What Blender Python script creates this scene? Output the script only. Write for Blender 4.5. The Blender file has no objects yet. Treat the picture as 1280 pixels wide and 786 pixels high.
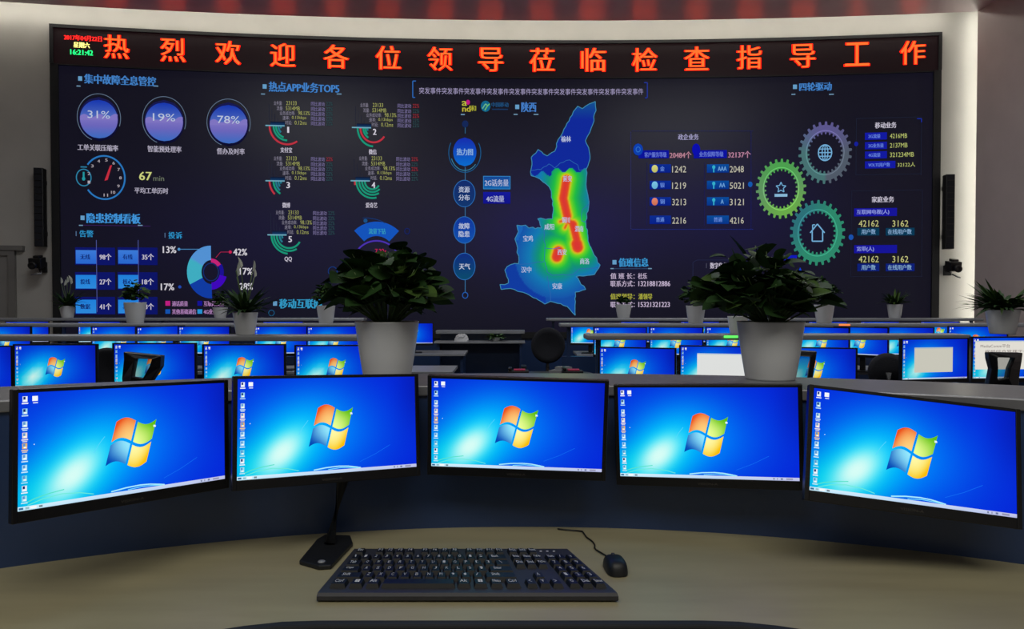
import bpy, math, random
from mathutils import Vector, Matrix
random.seed(7)
S = bpy.context.scene
COL = S.collection
PI = math.pi
R = math.radians

# ---------------------------------------------------------------- camera, world, lights, exposure
F = 924.0            # focal length in pixels of the 1280 wide frame
H = 1.45             # camera height
PITCH = math.atan(18 / F)
cd = bpy.data.cameras.new('camera')
cd.sensor_width = 36.0
cd.lens = F / 1280 * 36
cd.clip_end = 60
cam = bpy.data.objects.new('camera', cd)
COL.objects.link(cam)
cam.location = (0, 0, H)
cam.rotation_euler = (PI / 2 - PITCH, 0, 0)
S.camera = cam
S.view_settings.view_transform = 'Standard'
S.view_settings.look = 'None'
S.view_settings.exposure = 0.0
S.view_settings.gamma = 1.0
S.view_settings.use_curve_mapping = False
try:
    S.cycles.use_denoising = True
    S.cycles.max_bounces = 6
    S.cycles.diffuse_bounces = 4
    S.cycles.sample_clamp_indirect = 4
except Exception:
    pass
w = bpy.data.worlds.new('world')
w.use_nodes = True
w.node_tree.nodes['Background'].inputs[0].default_value = (0.6, 0.62, 0.7, 1)
w.node_tree.nodes['Background'].inputs[1].default_value = 0.02
S.world = w


def area(name, loc, sx, sy, power, col=(1, .95, .86), rot=(0, 0, 0)):
    l = bpy.data.lights.new(name, 'AREA')
    l.shape = 'RECTANGLE'
    l.size, l.size_y, l.energy, l.color = sx, sy, power, col
    o = bpy.data.objects.new(name, l)
    o.location, o.rotation_euler = loc, rot
    COL.objects.link(o)
    return o


area('ceiling_panel_light', (-0.3, -1.6, 5.6), 5.5, 2.4, 190, (1, .97, .88))
area('ceiling_panel_light', (-3.4, 6.6, 5.66), 2.4, 2.4, 105, (.95, .97, 1))
area('ceiling_panel_light', (3.4, 6.6, 5.66), 2.4, 2.4, 105, (.95, .97, 1))


# ---------------------------------------------------------------- geometry of the view, the curved wall
def ray(px, py):
    x, y = (px - 640) / F, (393 - py) / F
    c, s = math.cos(PITCH), math.sin(PITCH)
    return Vector((x, c + y * s, -s + y * c))


def P(px, py, d):
    r = ray(px, py)
    return Vector((0, 0, H)) + r * (d / r.y)


def PZ(px, py, z):
    r = ray(px, py)
    return Vector((0, 0, H)) + r * ((z - H) / r.z)


def circ(a, b, c):
    ax, ay, bx, by, cx, cy = *a, *b, *c
    d = 2 * (ax * (by - cy) + bx * (cy - ay) + cx * (ay - by))
    ux = ((ax * ax + ay * ay) * (by - cy) + (bx * bx + by * by) * (cy - ay) + (cx * cx + cy * cy) * (ay - by)) / d
    uy = ((ax * ax + ay * ay) * (cx - bx) + (bx * bx + by * by) * (ax - cx) + (cx * cx + cy * cy) * (bx - ax)) / d
    return ux, uy, math.hypot(ax - ux, ay - uy)


WX, WY, WR = circ((-7.00, 11.29), (0, 12.0), (6.70, 11.64))


def warc(u, z, off=0.0):          # arc length u along the screen, height z, distance off in front of it
    a = u / WR
    return Vector((WX + (WR - off) * math.sin(a), WY + (WR - off) * math.cos(a), z))


def uz(px, py):                   # where a sight line meets the screen surface
    r = ray(px, py)
    dx, dy = r.x, r.y
    A = dx * dx + dy * dy
    B = -2 * (dx * WX + dy * WY)
    Cc = WX * WX + WY * WY - WR * WR
    t = (-B + math.sqrt(B * B - 4 * A * Cc)) / (2 * A)
    x, y = dx * t, dy * t
    return WR * math.atan2(x - WX, y - WY), H + r.z * t


# ---------------------------------------------------------------- materials
def lin(c):
    return tuple(((v / 255) / 12.92 if v / 255 <= .04045 else ((v / 255 + .055) / 1.055) ** 2.4) for v in c)


MATS = {}


def mat(name, col, rough=.5, metal=0.0, noise=0.0, nscale=8.0, spec=.5, stretch=None, bump=0.0, trans=0.0, alpha=1.0):
    if name in MATS:
        return MATS[name]
    m = bpy.data.materials.new(name)
    m.use_nodes = True
    nt = m.node_tree
    b = nt.nodes['Principled BSDF']
    c = lin(col)
    b.inputs['Base Color'].default_value = (*c, 1)
    b.inputs['Roughness'].default_value = rough
    b.inputs['Metallic'].default_value = metal
    b.inputs['Specular IOR Level'].default_value = spec
    b.inputs['Alpha'].default_value = alpha
    if noise or bump:
        tc = nt.nodes.new('ShaderNodeTexCoord')
        mp = nt.nodes.new('ShaderNodeMapping')
        if stretch:
            mp.inputs['Scale'].default_value = stretch
        nz = nt.nodes.new('ShaderNodeTexNoise')
        nz.inputs['Scale'].default_value = nscale
        nz.inputs['Detail'].default_value = 4
        nt.links.new(tc.outputs['Object'], mp.inputs[0])
        nt.links.new(mp.outputs[0], nz.inputs['Vector'])
        if noise:
            rp = nt.nodes.new('ShaderNodeValToRGB')
            rp.color_ramp.elements[0].position = .3
            rp.color_ramp.elements[1].position = .7
            rp.color_ramp.elements[0].color = (*[v * (1 - noise) for v in c], 1)
            rp.color_ramp.elements[1].color = (*[min(1, v * (1 + noise)) for v in c], 1)
            nt.links.new(nz.outputs[0], rp.inputs[0])
            nt.links.new(rp.outputs[0], b.inputs['Base Color'])
        if bump:
            bp = nt.nodes.new('ShaderNodeBump')
            bp.inputs['Strength'].default_value = bump
            bp.inputs['Distance'].default_value = .01
            nt.links.new(nz.outputs[0], bp.inputs['Height'])
            nt.links.new(bp.outputs[0], b.inputs['Normal'])
    MATS[name] = m
    return m


def emit(name, col, strength, sample=True):
    if name in MATS:
        return MATS[name]
    m = bpy.data.materials.new(name)
    m.use_nodes = True
    nt = m.node_tree
    nt.nodes.clear()
    e = nt.nodes.new('ShaderNodeEmission')
    o = nt.nodes.new('ShaderNodeOutputMaterial')
    if col is None:
        a = nt.nodes.new('ShaderNodeAttribute')
        a.attribute_name = 'Col'
        nt.links.new(a.outputs['Color'], e.inputs[0])
    else:
        e.inputs[0].default_value = (*lin(col), 1)
    e.inputs[1].default_value = strength
    nt.links.new(e.outputs[0], o.inputs[0])
    if not sample:
        try:
            m.cycles.emission_sampling = 'NONE'
        except Exception:
            pass
    MATS[name] = m
    return m


def panel_mat():     # LED display base: glows by its picture and mirrors the room a little
    m = bpy.data.materials.new('display_surface')
    m.use_nodes = True
    nt = m.node_tree
    b = nt.nodes['Principled BSDF']
    a = nt.nodes.new('ShaderNodeAttribute')
    a.attribute_name = 'Col'
    b.inputs['Base Color'].default_value = (.01, .01, .012, 1)
    b.inputs['Roughness'].default_value = .35
    b.inputs['Specular IOR Level'].default_value = .3
    nt.links.new(a.outputs['Color'], b.inputs['Emission Color'])
    b.inputs['Emission Strength'].default_value = 1.0
    m.cycles.emission_sampling = 'NONE'
    return m


M_PIC = emit('display_picture', None, .8, False)
M_SCR = emit('monitor_picture', None, 1.0, True)
M_SCRF = emit('monitor_picture_far', None, .86, False)
M_LED = emit('led_letters', None, 2.3, True)
M_DISP = panel_mat()
M_BLACK = mat('black_plastic', (14, 14, 16), .35, noise=.15, nscale=60)
M_BLACKM = mat('matte_black_plastic', (22, 24, 27), .5, noise=.15, nscale=60)
M_WALL = mat('painted_wall', (180, 177, 170), .7, noise=.04, nscale=2, bump=.05)
M_SIDE = mat('side_wall_paint', (186, 172, 168), .6, noise=.04, nscale=3)
M_CEIL = mat('satin_ceiling', (226, 206, 206), .32, noise=.05, nscale=3, spec=.9)
M_FLOOR = mat('dark_carpet', (30, 32, 40), .95, noise=.25, nscale=90, bump=.2)
M_DESK = mat('beige_laminate', (160, 152, 120), .42, noise=.07, nscale=3, stretch=(1, 5, 1), spec=.4)
M_NAVY = mat('glossy_dark_panel', (36, 58, 98), .3, noise=.1, nscale=4, spec=.6)
M_SHELF = mat('grey_metal_shelf', (130, 131, 136), .3, .35, noise=.06, nscale=5, stretch=(1, 6, 1))
M_RAIL = mat('grey_rail', (150, 153, 158), .4, .2, noise=.06, nscale=5)
M_POT = mat('white_ceramic', (210, 212, 214), .35, noise=.03, nscale=6)
M_SOIL = mat('soil', (34, 26, 20), .95, noise=.4, nscale=60, bump=.5)
M_LEAF = mat('leaf_green', (38, 66, 30), .65, noise=.3, nscale=14, spec=.15)
M_LEAF2 = mat('leaf_yellow_green', (66, 92, 40), .65, noise=.3, nscale=14, spec=.15)
M_STEM = mat('stem_green', (84, 108, 62), .5, noise=.2, nscale=20)
M_CHROME = mat('chrome', (200, 205, 210), .18, 1.0)
M_FAB = mat('chair_fabric', (22, 24, 32), .9, noise=.3, nscale=120, bump=.2)
M_MESH = mat('chair_mesh', (74, 104, 110), .8, alpha=.55)
M_KEY = mat('keycap', (13, 13, 15), .5, noise=.1, nscale=40)
M_KB = mat('keyboard_body', (48, 48, 52), .5, noise=.08, nscale=50)
M_LEG = mat('legend_white', (225, 225, 225), .5)
M_LEGD = mat('legend_grey', (200, 200, 200), .5)
M_BRAND = mat('brand_print', (70, 66, 60), .5)


# ---------------------------------------------------------------- mesh builder
class MB:
    def __init__(s):
        s.v, s.f, s.m, s.c, s.mats, s.sm = [], [], [], [], [], []
        s.X = Matrix()

    def mi(s, m):
        if m not in s.mats:
            s.mats.append(m)
        return s.mats.index(m)

    def add(s, vs, fs, m, col=None, smooth=False):
        b = len(s.v)
        s.v += [tuple(s.X @ Vector(p)) for p in vs]
        k = s.mi(m)
        for f in fs:
            s.f.append([b + i for i in f])
            s.m.append(k)
            s.c.append(col)
            s.sm.append(smooth)
        return s

    def box(s, c, d, m, rz=0, rx=0, ry=0, taper=1.0):
        x, y, z = d[0] / 2, d[1] / 2, d[2] / 2
        t = taper
        vs = [(-x, -y, -z), (x, -y, -z), (x, y, -z), (-x, y, -z), (-x * t, -y * t, z), (x * t, -y * t, z), (x * t, y * t, z), (-x * t, y * t, z)]
        M = Matrix.Translation(c) @ Matrix.Rotation(rz, 4, 'Z') @ Matrix.Rotation(rx, 4, 'X') @ Matrix.Rotation(ry, 4, 'Y')
        return s.add([M @ Vector(p) for p in vs], [(0, 3, 2, 1), (4, 5, 6, 7), (0, 1, 5, 4), (1, 2, 6, 5), (2, 3, 7, 6), (3, 0, 4, 7)], m)

    def prism(s, pts, z0, z1, m):
        n = len(pts)
        vs = [(x, y, z0) for x, y in pts] + [(x, y, z1) for x, y in pts]
        fs = [list(range(n))[::-1], list(range(n, 2 * n))] + [(i, (i + 1) % n, n + (i + 1) % n, n + i) for i in range(n)]
        return s.add(vs, fs, m)

    def band(s, inner, outer, z0, z1, m):     # closed strip between two plan curves
        n = len(inner)
        vs = [(*p, z0) for p in inner] + [(*p, z0) for p in outer] + [(*p, z1) for p in inner] + [(*p, z1) for p in outer]
        fs = []
        for i in range(n - 1):
            a, b, c, d = i, i + 1, n + i + 1, n + i
            fs += [(a, d, c, b), (2 * n + a, 2 * n + b, 2 * n + c, 2 * n + d), (a, b, 2 * n + b, 2 * n + a), (c, d, 2 * n + d, 2 * n + c)]
        for i in (0, n - 1):
            fs.append((i, n + i, 3 * n + i, 2 * n + i))
        return s.add(vs, fs, m)

    def lathe(s, prof, m, seg=32, c=(0, 0, 0), smooth=True):
        vs, fs = [], []
        for r, z in prof:
            for k in range(seg):
                a = 2 * PI * k / seg
                vs.append((c[0] + r * math.cos(a), c[1] + r * math.sin(a), c[2] + z))
        for j in range(len(prof) - 1):
            for k in range(seg):
                k2 = (k + 1) % seg
                fs.append((j * seg + k, j * seg + k2, (j + 1) * seg + k2, (j + 1) * seg + k))
        return s.add(vs, fs, m, smooth=smooth)

    def tube(s, pts, r, m, seg=8, r1=None):
        pts = [Vector(p) for p in pts]
        vs, fs = [], []
        n = len(pts)
        for i, p in enumerate(pts):
            t = (pts[min(i + 1, n - 1)] - pts[max(i - 1, 0)]).normalized()
            a = t.cross(Vector((0, 0, 1)))
            if a.length < .05:
                a = t.cross(Vector((0, 1, 0)))
            a.normalize()
            b = t.cross(a)
            q = r if r1 is None else r + (r1 - r) * i / (n - 1)
            for k in range(seg):
                g = 2 * PI * k / seg
                vs.append(p + (a * math.cos(g) + b * math.sin(g)) * q)
        for i in range(n - 1):
            for k in range(seg):
                k2 = (k + 1) % seg
                fs.append((i * seg + k, i * seg + k2, (i + 1) * seg + k2, (i + 1) * seg + k))
        fs += [list(range(seg))[::-1], [(n - 1) * seg + k for k in range(seg)]]
        return s.add(vs, fs, m, smooth=True)

    def build(s, name, parent=None, bevel=0, label=None):
        me = bpy.data.meshes.new(name)
        me.from_pydata(s.v, [], s.f)
        for m in s.mats:
            me.materials.append(m)
        me.polygons.foreach_set('material_index', s.m)
        me.polygons.foreach_set('use_smooth', s.sm)
        if any(c is not None for c in s.c):
            at = me.color_attributes.new('Col', 'FLOAT_COLOR', 'CORNER')
            buf = []
            for f, c in zip(s.f, s.c):
                if c is None:
                    c = (0, 0, 0)
                if isinstance(c, list):
                    for q in c:
                        buf += [*lin(q), 1]
                else:
                    buf += [*lin(c), 1] * len(f)
            at.data.foreach_set('color', buf)
        me.update()
        o = bpy.data.objects.new(name, me)
        COL.objects.link(o)
        if parent:
            o.parent = parent
        if bevel:
            b = o.modifiers.new('bevel', 'BEVEL')
            b.width, b.segments, b.limit_method, b.angle_limit = bevel, 2, 'ANGLE', R(35)
        if label:
            o['label'] = label
        return o


def thing(name, label, cat, loc=(0, 0, 0), rz=0, group=None):
    o = bpy.data.objects.new(name, None)
    o.empty_display_size = .05
    o.location, o.rotation_euler = loc, (0, 0, rz)
    COL.objects.link(o)
    return tag(o, label, cat, group)


def tag(o, label, cat, group=None):
    o['label'], o['category'] = label, cat
    if group:
        o['group'] = group
    return o


def struct(mb, name):
    o = mb.build(name)
    o['kind'] = 'structure'
    return o


def copy_tree(o, parent=None):
    c = o.copy()
    COL.objects.link(c)
    c.parent = parent
    for ch in o.children:
        copy_tree(ch, c)
    return c


# ---------------------------------------------------------------- text
_TX = {}


def glyphs(body, bold=0.0):
    k = (body, bold)
    if k not in _TX:
        cu = bpy.data.curves.new('tmp', 'FONT')
        cu.body = body
        cu.resolution_u = 2
        cu.offset = bold
        o = bpy.data.objects.new('tmp', cu)
        COL.objects.link(o)
        dg = bpy.context.evaluated_depsgraph_get()
        dg.update()
        me = bpy.data.meshes.new_from_object(o.evaluated_get(dg))
        vs = [tuple(v.co) for v in me.vertices]
        fs = [list(p.vertices) for p in me.polygons]
        COL.objects.unlink(o)
        bpy.data.objects.remove(o)
        bpy.data.curves.remove(cu)
        bpy.data.meshes.remove(me)
        x0, x1 = min(v[0] for v in vs), max(v[0] for v in vs)
        y0, y1 = min(v[1] for v in vs), max(v[1] for v in vs)
        _TX[k] = ([((v[0] - x0) / (x1 - x0), (v[1] - (y0 + y1) / 2) / (y1 - y0)) for v in vs], fs)
    return _TX[k]


# ---------------------------------------------------------------- room shell
CE = 5.73
XR = 6.91
edge_c = circ((P(0, 5, 1).x * 10.69, 10.69), (0, 11.40), (6.91, 11.05))


def earc(a0, a1, n, dr=0.0):
    out = []
    for i in range(n + 1):
        a = a0 + (a1 - a0) * i / n
        out.append((edge_c[0] + (edge_c[2] + dr) * math.sin(a), edge_c[1] + (edge_c[2] + dr) * math.cos(a)))
    return out


struct(MB().box((0, 4.5, -.05), (20, 19, .1), M_FLOOR), 'floor')
# curved back wall carrying the screen
mb = MB()
n = 60
for i in range(n):
    u0, u1 = -10.2 + 18.2 * i / n, -10.2 + 18.2 * (i + 1) / n
    vs = [warc(u0, 0, -.03), warc(u1, 0, -.03), warc(u1, 6.35, -.03), warc(u0, 6.35, -.03), warc(u0, 0, -.2), warc(u1, 0, -.2), warc(u1, 6.35, -.2), warc(u0, 6.35, -.2)]
    mb.add(vs, [(0, 1, 2, 3), (5, 4, 7, 6), (3, 2, 6, 7)], M_WALL)
struct(mb, 'wall_back')
amax = math.asin((XR + .1 - edge_c[0]) / edge_c[2])
amin = math.asin((-9.6 - edge_c[0]) / edge_c[2])
arc = earc(amin, amax, 50)
mb = MB()
back = [(x, -4.6) for x, y in arc]
mb.band(arc, back, CE, CE + .10, M_CEIL)
struct(mb, 'ceiling')
struct(MB().box((-1, 11.2, 6.38), (20, 4, .06), M_WALL), 'trim_1')           # upper slab over the light cove
struct(MB().box((XR + .06, 3.2, 2.9), (.12, 15.7, 5.8), M_SIDE), 'wall_right')
struct(MB().box((7.75, 11.4, 3.2), (.1, 1.6, 6.4), M_WALL), 'trim_2')        # end of the light slot
struct(MB().box((-9.4, 3.5, 2.9), (.12, 16.5, 5.8), M_SIDE), 'wall_left')
struct(MB().box((-1, -4.5, 2.9), (17, .12, 5.8), M_WALL), 'wall_front')
# door with moulded frame in the back wall, left of the screen
mb = MB()
du = uz(20, 350)[0]
for (ua, ub, z0, z1, o0) in ((du - .09, du, 0, 2.22, .05), (du - 1.2, du - 1.11, 0, 2.22, .05), (du - 1.26, du + .12, 2.2, 2.27, .07), (du - 1.2, du, 2.12, 2.2, .05)):
    vs = [warc(ua, z0, o0), warc(ub, z0, o0), warc(ub, z1, o0), warc(ua, z1, o0), warc(ua, z0, -.02), warc(ub, z0, -.02), warc(ub, z1, -.02), warc(ua, z1, -.02)]
    mb.add(vs, [(0, 1, 2, 3), (5, 4, 7, 6), (4, 0, 3, 7), (1, 5, 6, 2), (3, 2, 6, 7), (4, 5, 1, 0)], mat('door_trim', (120, 118, 114), .5))
door = struct(mb, 'door_1')
mb = MB()
vs = [warc(du - 1.11, 0.01, .015), warc(du - .09, 0.01, .015), warc(du - .09, 2.12, .015), warc(du - 1.11, 2.12, .015)]
mb.add(vs, [(0, 1, 2, 3)], mat('door_leaf', (134, 132, 128), .5))
mb.build('door_leaf', door)

# hidden cove strip above the ceiling edge, and the vertical one behind the side wall's end
mb = MB()
strip = earc(amin, amax - .006, 50, .30)
st2 = earc(amin, amax - .006, 50, .335)
M_COVE = emit('cove_tube', (255, 252, 240), 17.0)
mb.band(strip, st2, CE + .14, CE + .17, M_COVE)
cv = mb.build('cove_light')
tag(cv, 'long curved white cove light tube above the screen at the ceiling edge', 'light')
mb = MB()
mb.box((XR + .31, 11.42, 3.0), (.035, .035, 5.9), emit('slot_tube', (255, 253, 242), 16.0))
tag(mb.build('slot_light'), 'vertical white light tube behind the right wall end beside the screen', 'light')


# ---------------------------------------------------------------- the video wall and its picture
class Pic:
    def __init__(s, m=None):
        s.b = MB()
        s.m = m or M_PIC

    def pt(s, px, py, layer):
        u, z = uz(px, py)
        return warc(u, z, .004 + .0035 * layer)

    def poly(s, pts, col, layer=1):
        s.b.add([s.pt(x, y, layer) for x, y in pts], [list(range(len(pts)))[::-1]], s.m, col)

    def rect(s, x0, y0, x1, y1, col, layer=1, r=0):
        u0, z0 = uz(x0, y0)
        u1, _ = uz(x1, y0)
        z1 = uz(x0, y1)[1]
        n = max(1, int(abs(x1 - x0) / 20))
        for i in range(n):
            a, b = u0 + (u1 - u0) * i / n, u0 + (u1 - u0) * (i + 1) / n
            o = .004 + .0035 * layer
            c = col
            s.b.add([warc(a, z1, o), warc(b, z1, o), warc(b, z0, o), warc(a, z0, o)], [(0, 1, 2, 3)], s.m, c)

    def grad(s, x0, y0, x1, y1, cb, ct, layer=1):
        s.rect(x0, y0, x1, y1, [cb, cb, ct, ct], layer)

    def ring(s, cx, cy, rx, ry, t, col, layer=1, a0=0, a1=360, seg=48):
        n = max(3, int(seg * abs(a1 - a0) / 360))
        cu, cz = uz(cx, cy)
        k = uz(cx + 1, cy)[0] - cu
        kz = cz - uz(cx, cy + 1)[1]
        o = .004 + .0035 * layer
        vs = []
        cl = []
        for i in range(n + 1):
            a = R(a0 + (a1 - a0) * i / n)
            for q in (0, t):
                vs.append(warc(cu + math.cos(a) * (rx - q) * k, cz + math.sin(a) * (ry - q) * kz, o))
            cl.append(col(a) if callable(col) else col)
        for i in range(n):
            b = 2 * i
            s.b.add([vs[b], vs[b + 1], vs[b + 3], vs[b + 2]], [(0, 1, 2, 3)], s.m, [cl[i], cl[i], cl[i + 1], cl[i + 1]])

    def disc(s, cx, cy, rx, ry, col, layer=1, ct=None, seg=40, cut=None):
        # filled ellipse; cut=(lo,hi) keeps only that part of its height; ct = colour at top
        cu, cz = uz(cx, cy)
        k = uz(cx + 1, cy)[0] - cu
        kz = cz - uz(cx, cy + 1)[1]
        o = .004 + .0035 * layer
        lo, hi = cut or (-1, 1)
        n = 16
        for i in range(n):
            y0, y1 = lo + (hi - lo) * i / n, lo + (hi - lo) * (i + 1) / n
            w0, w1 = math.sqrt(max(0, 1 - y0 * y0)), math.sqrt(max(0, 1 - y1 * y1))
            vs = [warc(cu + sx * rx * k, cz + yy * ry * kz, o) for sx, yy in ((-w0, y0), (w0, y0), (w1, y1), (-w1, y1))]
            if ct:
                f0, f1 = i / n, (i + 1) / n
                c0 = tuple(a + (b - a) * f0 for a, b in zip(col, ct))
                c1 = tuple(a + (b - a) * f1 for a, b in zip(col, ct))
                cc = [c0, c0, c1, c1]
            else:
                cc = col
            s.b.add(vs, [(0, 1, 2, 3)], s.m, cc)

    def line(s, pts, w, col, layer=1):
        for (x0, y0), (x1, y1) in zip(pts[:-1], pts[1:]):
            dx, dy = x1 - x0, y1 - y0
            L = math.hypot(dx, dy) or 1
            nx, ny = -dy / L * w / 2, dx / L * w / 2
            s.poly([(x0 + nx, y0 + ny), (x1 + nx, y1 + ny), (x1 - nx, y1 - ny), (x0 - nx, y0 - ny)][::-1], col, layer)

    def text(s, body, x0, x1, yc, h, col, layer=3, bold=.012, shift=0.0):
        g, fs = glyphs(body, 0.0)
        if bold > .009 and not shift:
            shift = h * .00035 * (1 if bold < .018 else 1.5)
        u0, z0 = uz(x0, yc)
        u1 = uz(x1, yc)[0]
        hz = uz(x0, yc - h / 2)[1] - uz(x0, yc + h / 2)[1]
        o = .004 + .0035 * layer
        for ds in ([0] if not shift else [-shift, 0, shift]):
            s.b.add([warc(u0 + (u1 - u0) * x + ds, z0 + hz * y, o + .0004 * (ds > 0) - .0004 * (ds < 0)) for x, y in g], fs, s.m, col)

    def box(s, x0, y0, x1, y1, col, w=.7, layer=1):
        s.rect(x0, y0, x1, y0 + w, col, layer)
        s.rect(x0, y1 - w, x1, y1, col, layer)
        s.rect(x0, y0, x0 + w, y1, col, layer)
        s.rect(x1 - w, y0, x1, y1, col, layer)

    def head(s, body, x0, x1, yc, h, col, dash=True):
        s.text(body, x0, x1, yc, h, col, bold=.02)
        s.rect(x0 - 8, yc - 3, x0 - 3, yc + 2.5, (110, 170, 215), 2)
        if dash:
            s.rect(x0 - 10, yc + 8.5, x0 - 5, yc + 9.8, (120, 160, 190), 2)
            s.rect(x1 - 3, yc + 8.5, x1 + 3, yc + 9.8, (120, 160, 190), 2)

    def done(s, name, parent, label=None):
        return s.b.build(name, parent, label=label)


vw = thing('video_wall', 'huge curved dark video wall of glowing charts, dials and a province heat map', 'video wall', tuple(warc(0, 0, 0)))
VWI = vw.matrix_world.inverted()
U0, ZT = uz(67.5, 35.5)
U1, ZT2 = uz(1172, 45)
ZT = (ZT + ZT2) / 2
ZB = 0.93
ZBAN = uz(640, 97)[1]


def grid_patch(mb, u0, u1, z0, z1, nu, nz, off, m, colf):
    for i in range(nu):
        for j in range(nz):
            a, b = u0 + (u1 - u0) * i / nu, u0 + (u1 - u0) * (i + 1) / nu
            c, d = z0 + (z1 - z0) * j / nz, z0 + (z1 - z0) * (j + 1) / nz
            mb.add([warc(a, c, off), warc(b, c, off), warc(b, d, off), warc(a, d, off)], [(0, 1, 2, 3)], m, [colf(a, c), colf(b, c), colf(b, d), colf(a, d)])


def bump2(u, z, cx, cz, sx, sz):
    return math.exp(-((u - cx) / sx) ** 2 - ((z - cz) / sz) ** 2)


def base_col(u, z):
    s = 1.5 * bump2(u, z, -.3, 2.6, 1.6, 1.0) + 1.0 * bump2(u, z, 2.7, 2.9, 1.6, 1.0) + .7 * bump2(u, z, -4.6, 2.5, 2.2, 1.0) + .3
    s = min(1, s * .6)
    return (11 + 7 * s, 11 + 2 * s, 18 + 44 * s)


fixp = []          # children built in world coordinates, re-expressed under the Empty afterwards
mb = MB()
grid_patch(mb, U0 + .06, U1 - .06, ZB, ZBAN, 60, 20, .0, M_DISP, base_col)
fixp.append(mb.build('display_panel', vw))
mb = MB()


def arcbox(mb, ua, ub, z0, z1, o0, o1, m, n=None):
    n = n or max(1, int(abs(ub - ua) / .25))
    for i in range(n):
        a, b = ua + (ub - ua) * i / n, ua + (ub - ua) * (i + 1) / n
        vs = [warc(a, z0, o1), warc(b, z0, o1), warc(b, z1, o1), warc(a, z1, o1), warc(a, z0, o0), warc(b, z0, o0), warc(b, z1, o0), warc(a, z1, o0)]
        fs = [(0, 1, 2, 3), (3, 2, 6, 7), (4, 5, 1, 0), (5, 4, 7, 6)]
        if i == 0:
            fs.append((4, 0, 3, 7))
        if i == n - 1:
            fs.append((1, 5, 6, 2))
        mb.add(vs, fs, m)


arcbox(mb, U0 - .05, U0 + .06, ZB - .1, ZBAN, -.02, .04, M_BLACKM)
arcbox(mb, U1 - .06, U1 + .05, ZB - .1, ZBAN, -.02, .04, M_BLACKM)
arcbox(mb, U0 - .05, U1 + .05, ZB - .1, ZB, -.02, .04, M_BLACKM)
arcbox(mb, U0, U1, .0, ZB - .1, -.02, .0, M_NAVY)
fixp.append(mb.build('display_frame', vw))

HB = (72, 138, 214)      # heading blue
CY = (70, 160, 235)
WH = (214, 208, 226)
LI = (190, 184, 205)
YE = (214, 218, 128)
# -- block 1, three liquid dials
p = Pic()
p.head('集中故障全息管控', 106, 195, 98.5, 12, HB)
fixp.append(p.done('heading_text', vw))
for cx, cy, s_, cap, cx0, cx1, cyy in ((124, 149, '31%', '工单关联压缩率', 97.5, 148, 184), (205.5, 152.5, '19%', '智能预处理率', 185, 227, 186), (286, 155.5, '78%', '督办及时率', 271.5, 306, 189)):
    p = Pic()
    p.ring(cx, cy - 2, 27.5, 30, .8, (105, 125, 150), 1, a0=-20, a1=250)
    p.disc(cx, cy, 25, 27.5, (16, 16, 52), 1, ct=(28, 30, 90))
    p.disc(cx, cy, 23.5, 24, (90, 118, 205), 2, ct=(26, 60, 190), cut=(.1, 1))
    p.disc(cx, cy, 23.5, 24, (66, 118, 212), 2, ct=(118, 112, 205), cut=(-1, -.35))
    p.disc(cx, cy, 23.5, 24, (118, 112, 205), 2, ct=(140, 128, 212), cut=(-.35, .1))
    wave = [(cx - 23.3 + 46.6 * i / 20, cy - 3.2 - 2.2 * math.sin(i * .75) - 1) for i in range(21)]
    p.poly(wave + [(cx + 23.3, cy + 1), (cx - 23.3, cy + 1)], (140, 128, 212), 3)
    p.text(s_, cx - 14, cx + 14, cy - 6, 9.5, (205, 215, 240), 4, bold=-.006)
    fixp.append(p.done('percentage_dial', vw))
    p = Pic()
    p.text(cap, cx0, cx1, cyy, 8, LI, bold=.015)
    fixp.append(p.done('caption_text', vw))
# -- stopwatch gauge
p = Pic()
p.ring(131, 222, 26.5, 28, 2, (46, 128, 205), 2, a0=-145, a1=145)
p.ring(105, 222, 9.8, 11, 1.3, (50, 140, 180), 2)
p.rect(101, 208, 109, 209.4, (50, 140, 180), 2)
p.line([(105, 223.5), (105, 215)], 2.2, (40, 165, 175), 3)
p.disc(105, 223.5, 2, 2.4, (40, 165, 175), 3)
p.poly([(131, 226), (135, 225), (140.5, 206.5), (138, 207)], (215, 50, 70), 3)
for k in range(11):
    a = R(215 - 28 * k - 20)
    x, y = 131 + 20 * math.cos(a), 222 - 22 * math.sin(a)
    p.text(str(k + 1), x - (1.5 if k < 9 else 2.6), x + (1.5 if k < 9 else 2.6), y, 3.6, (190, 180, 190), 3)
fixp.append(p.done('stopwatch_gauge', vw))
p = Pic()
p.text('67', 174.5, 190, 220, 10.5, (222, 228, 140))
p.text('min', 192, 205.5, 223, 6, (120, 130, 110), bold=0)
p.text('平均工单历时', 168.5, 210.5, 238, 7.5, LI)
fixp.append(p.done('caption_text', vw))
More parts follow.
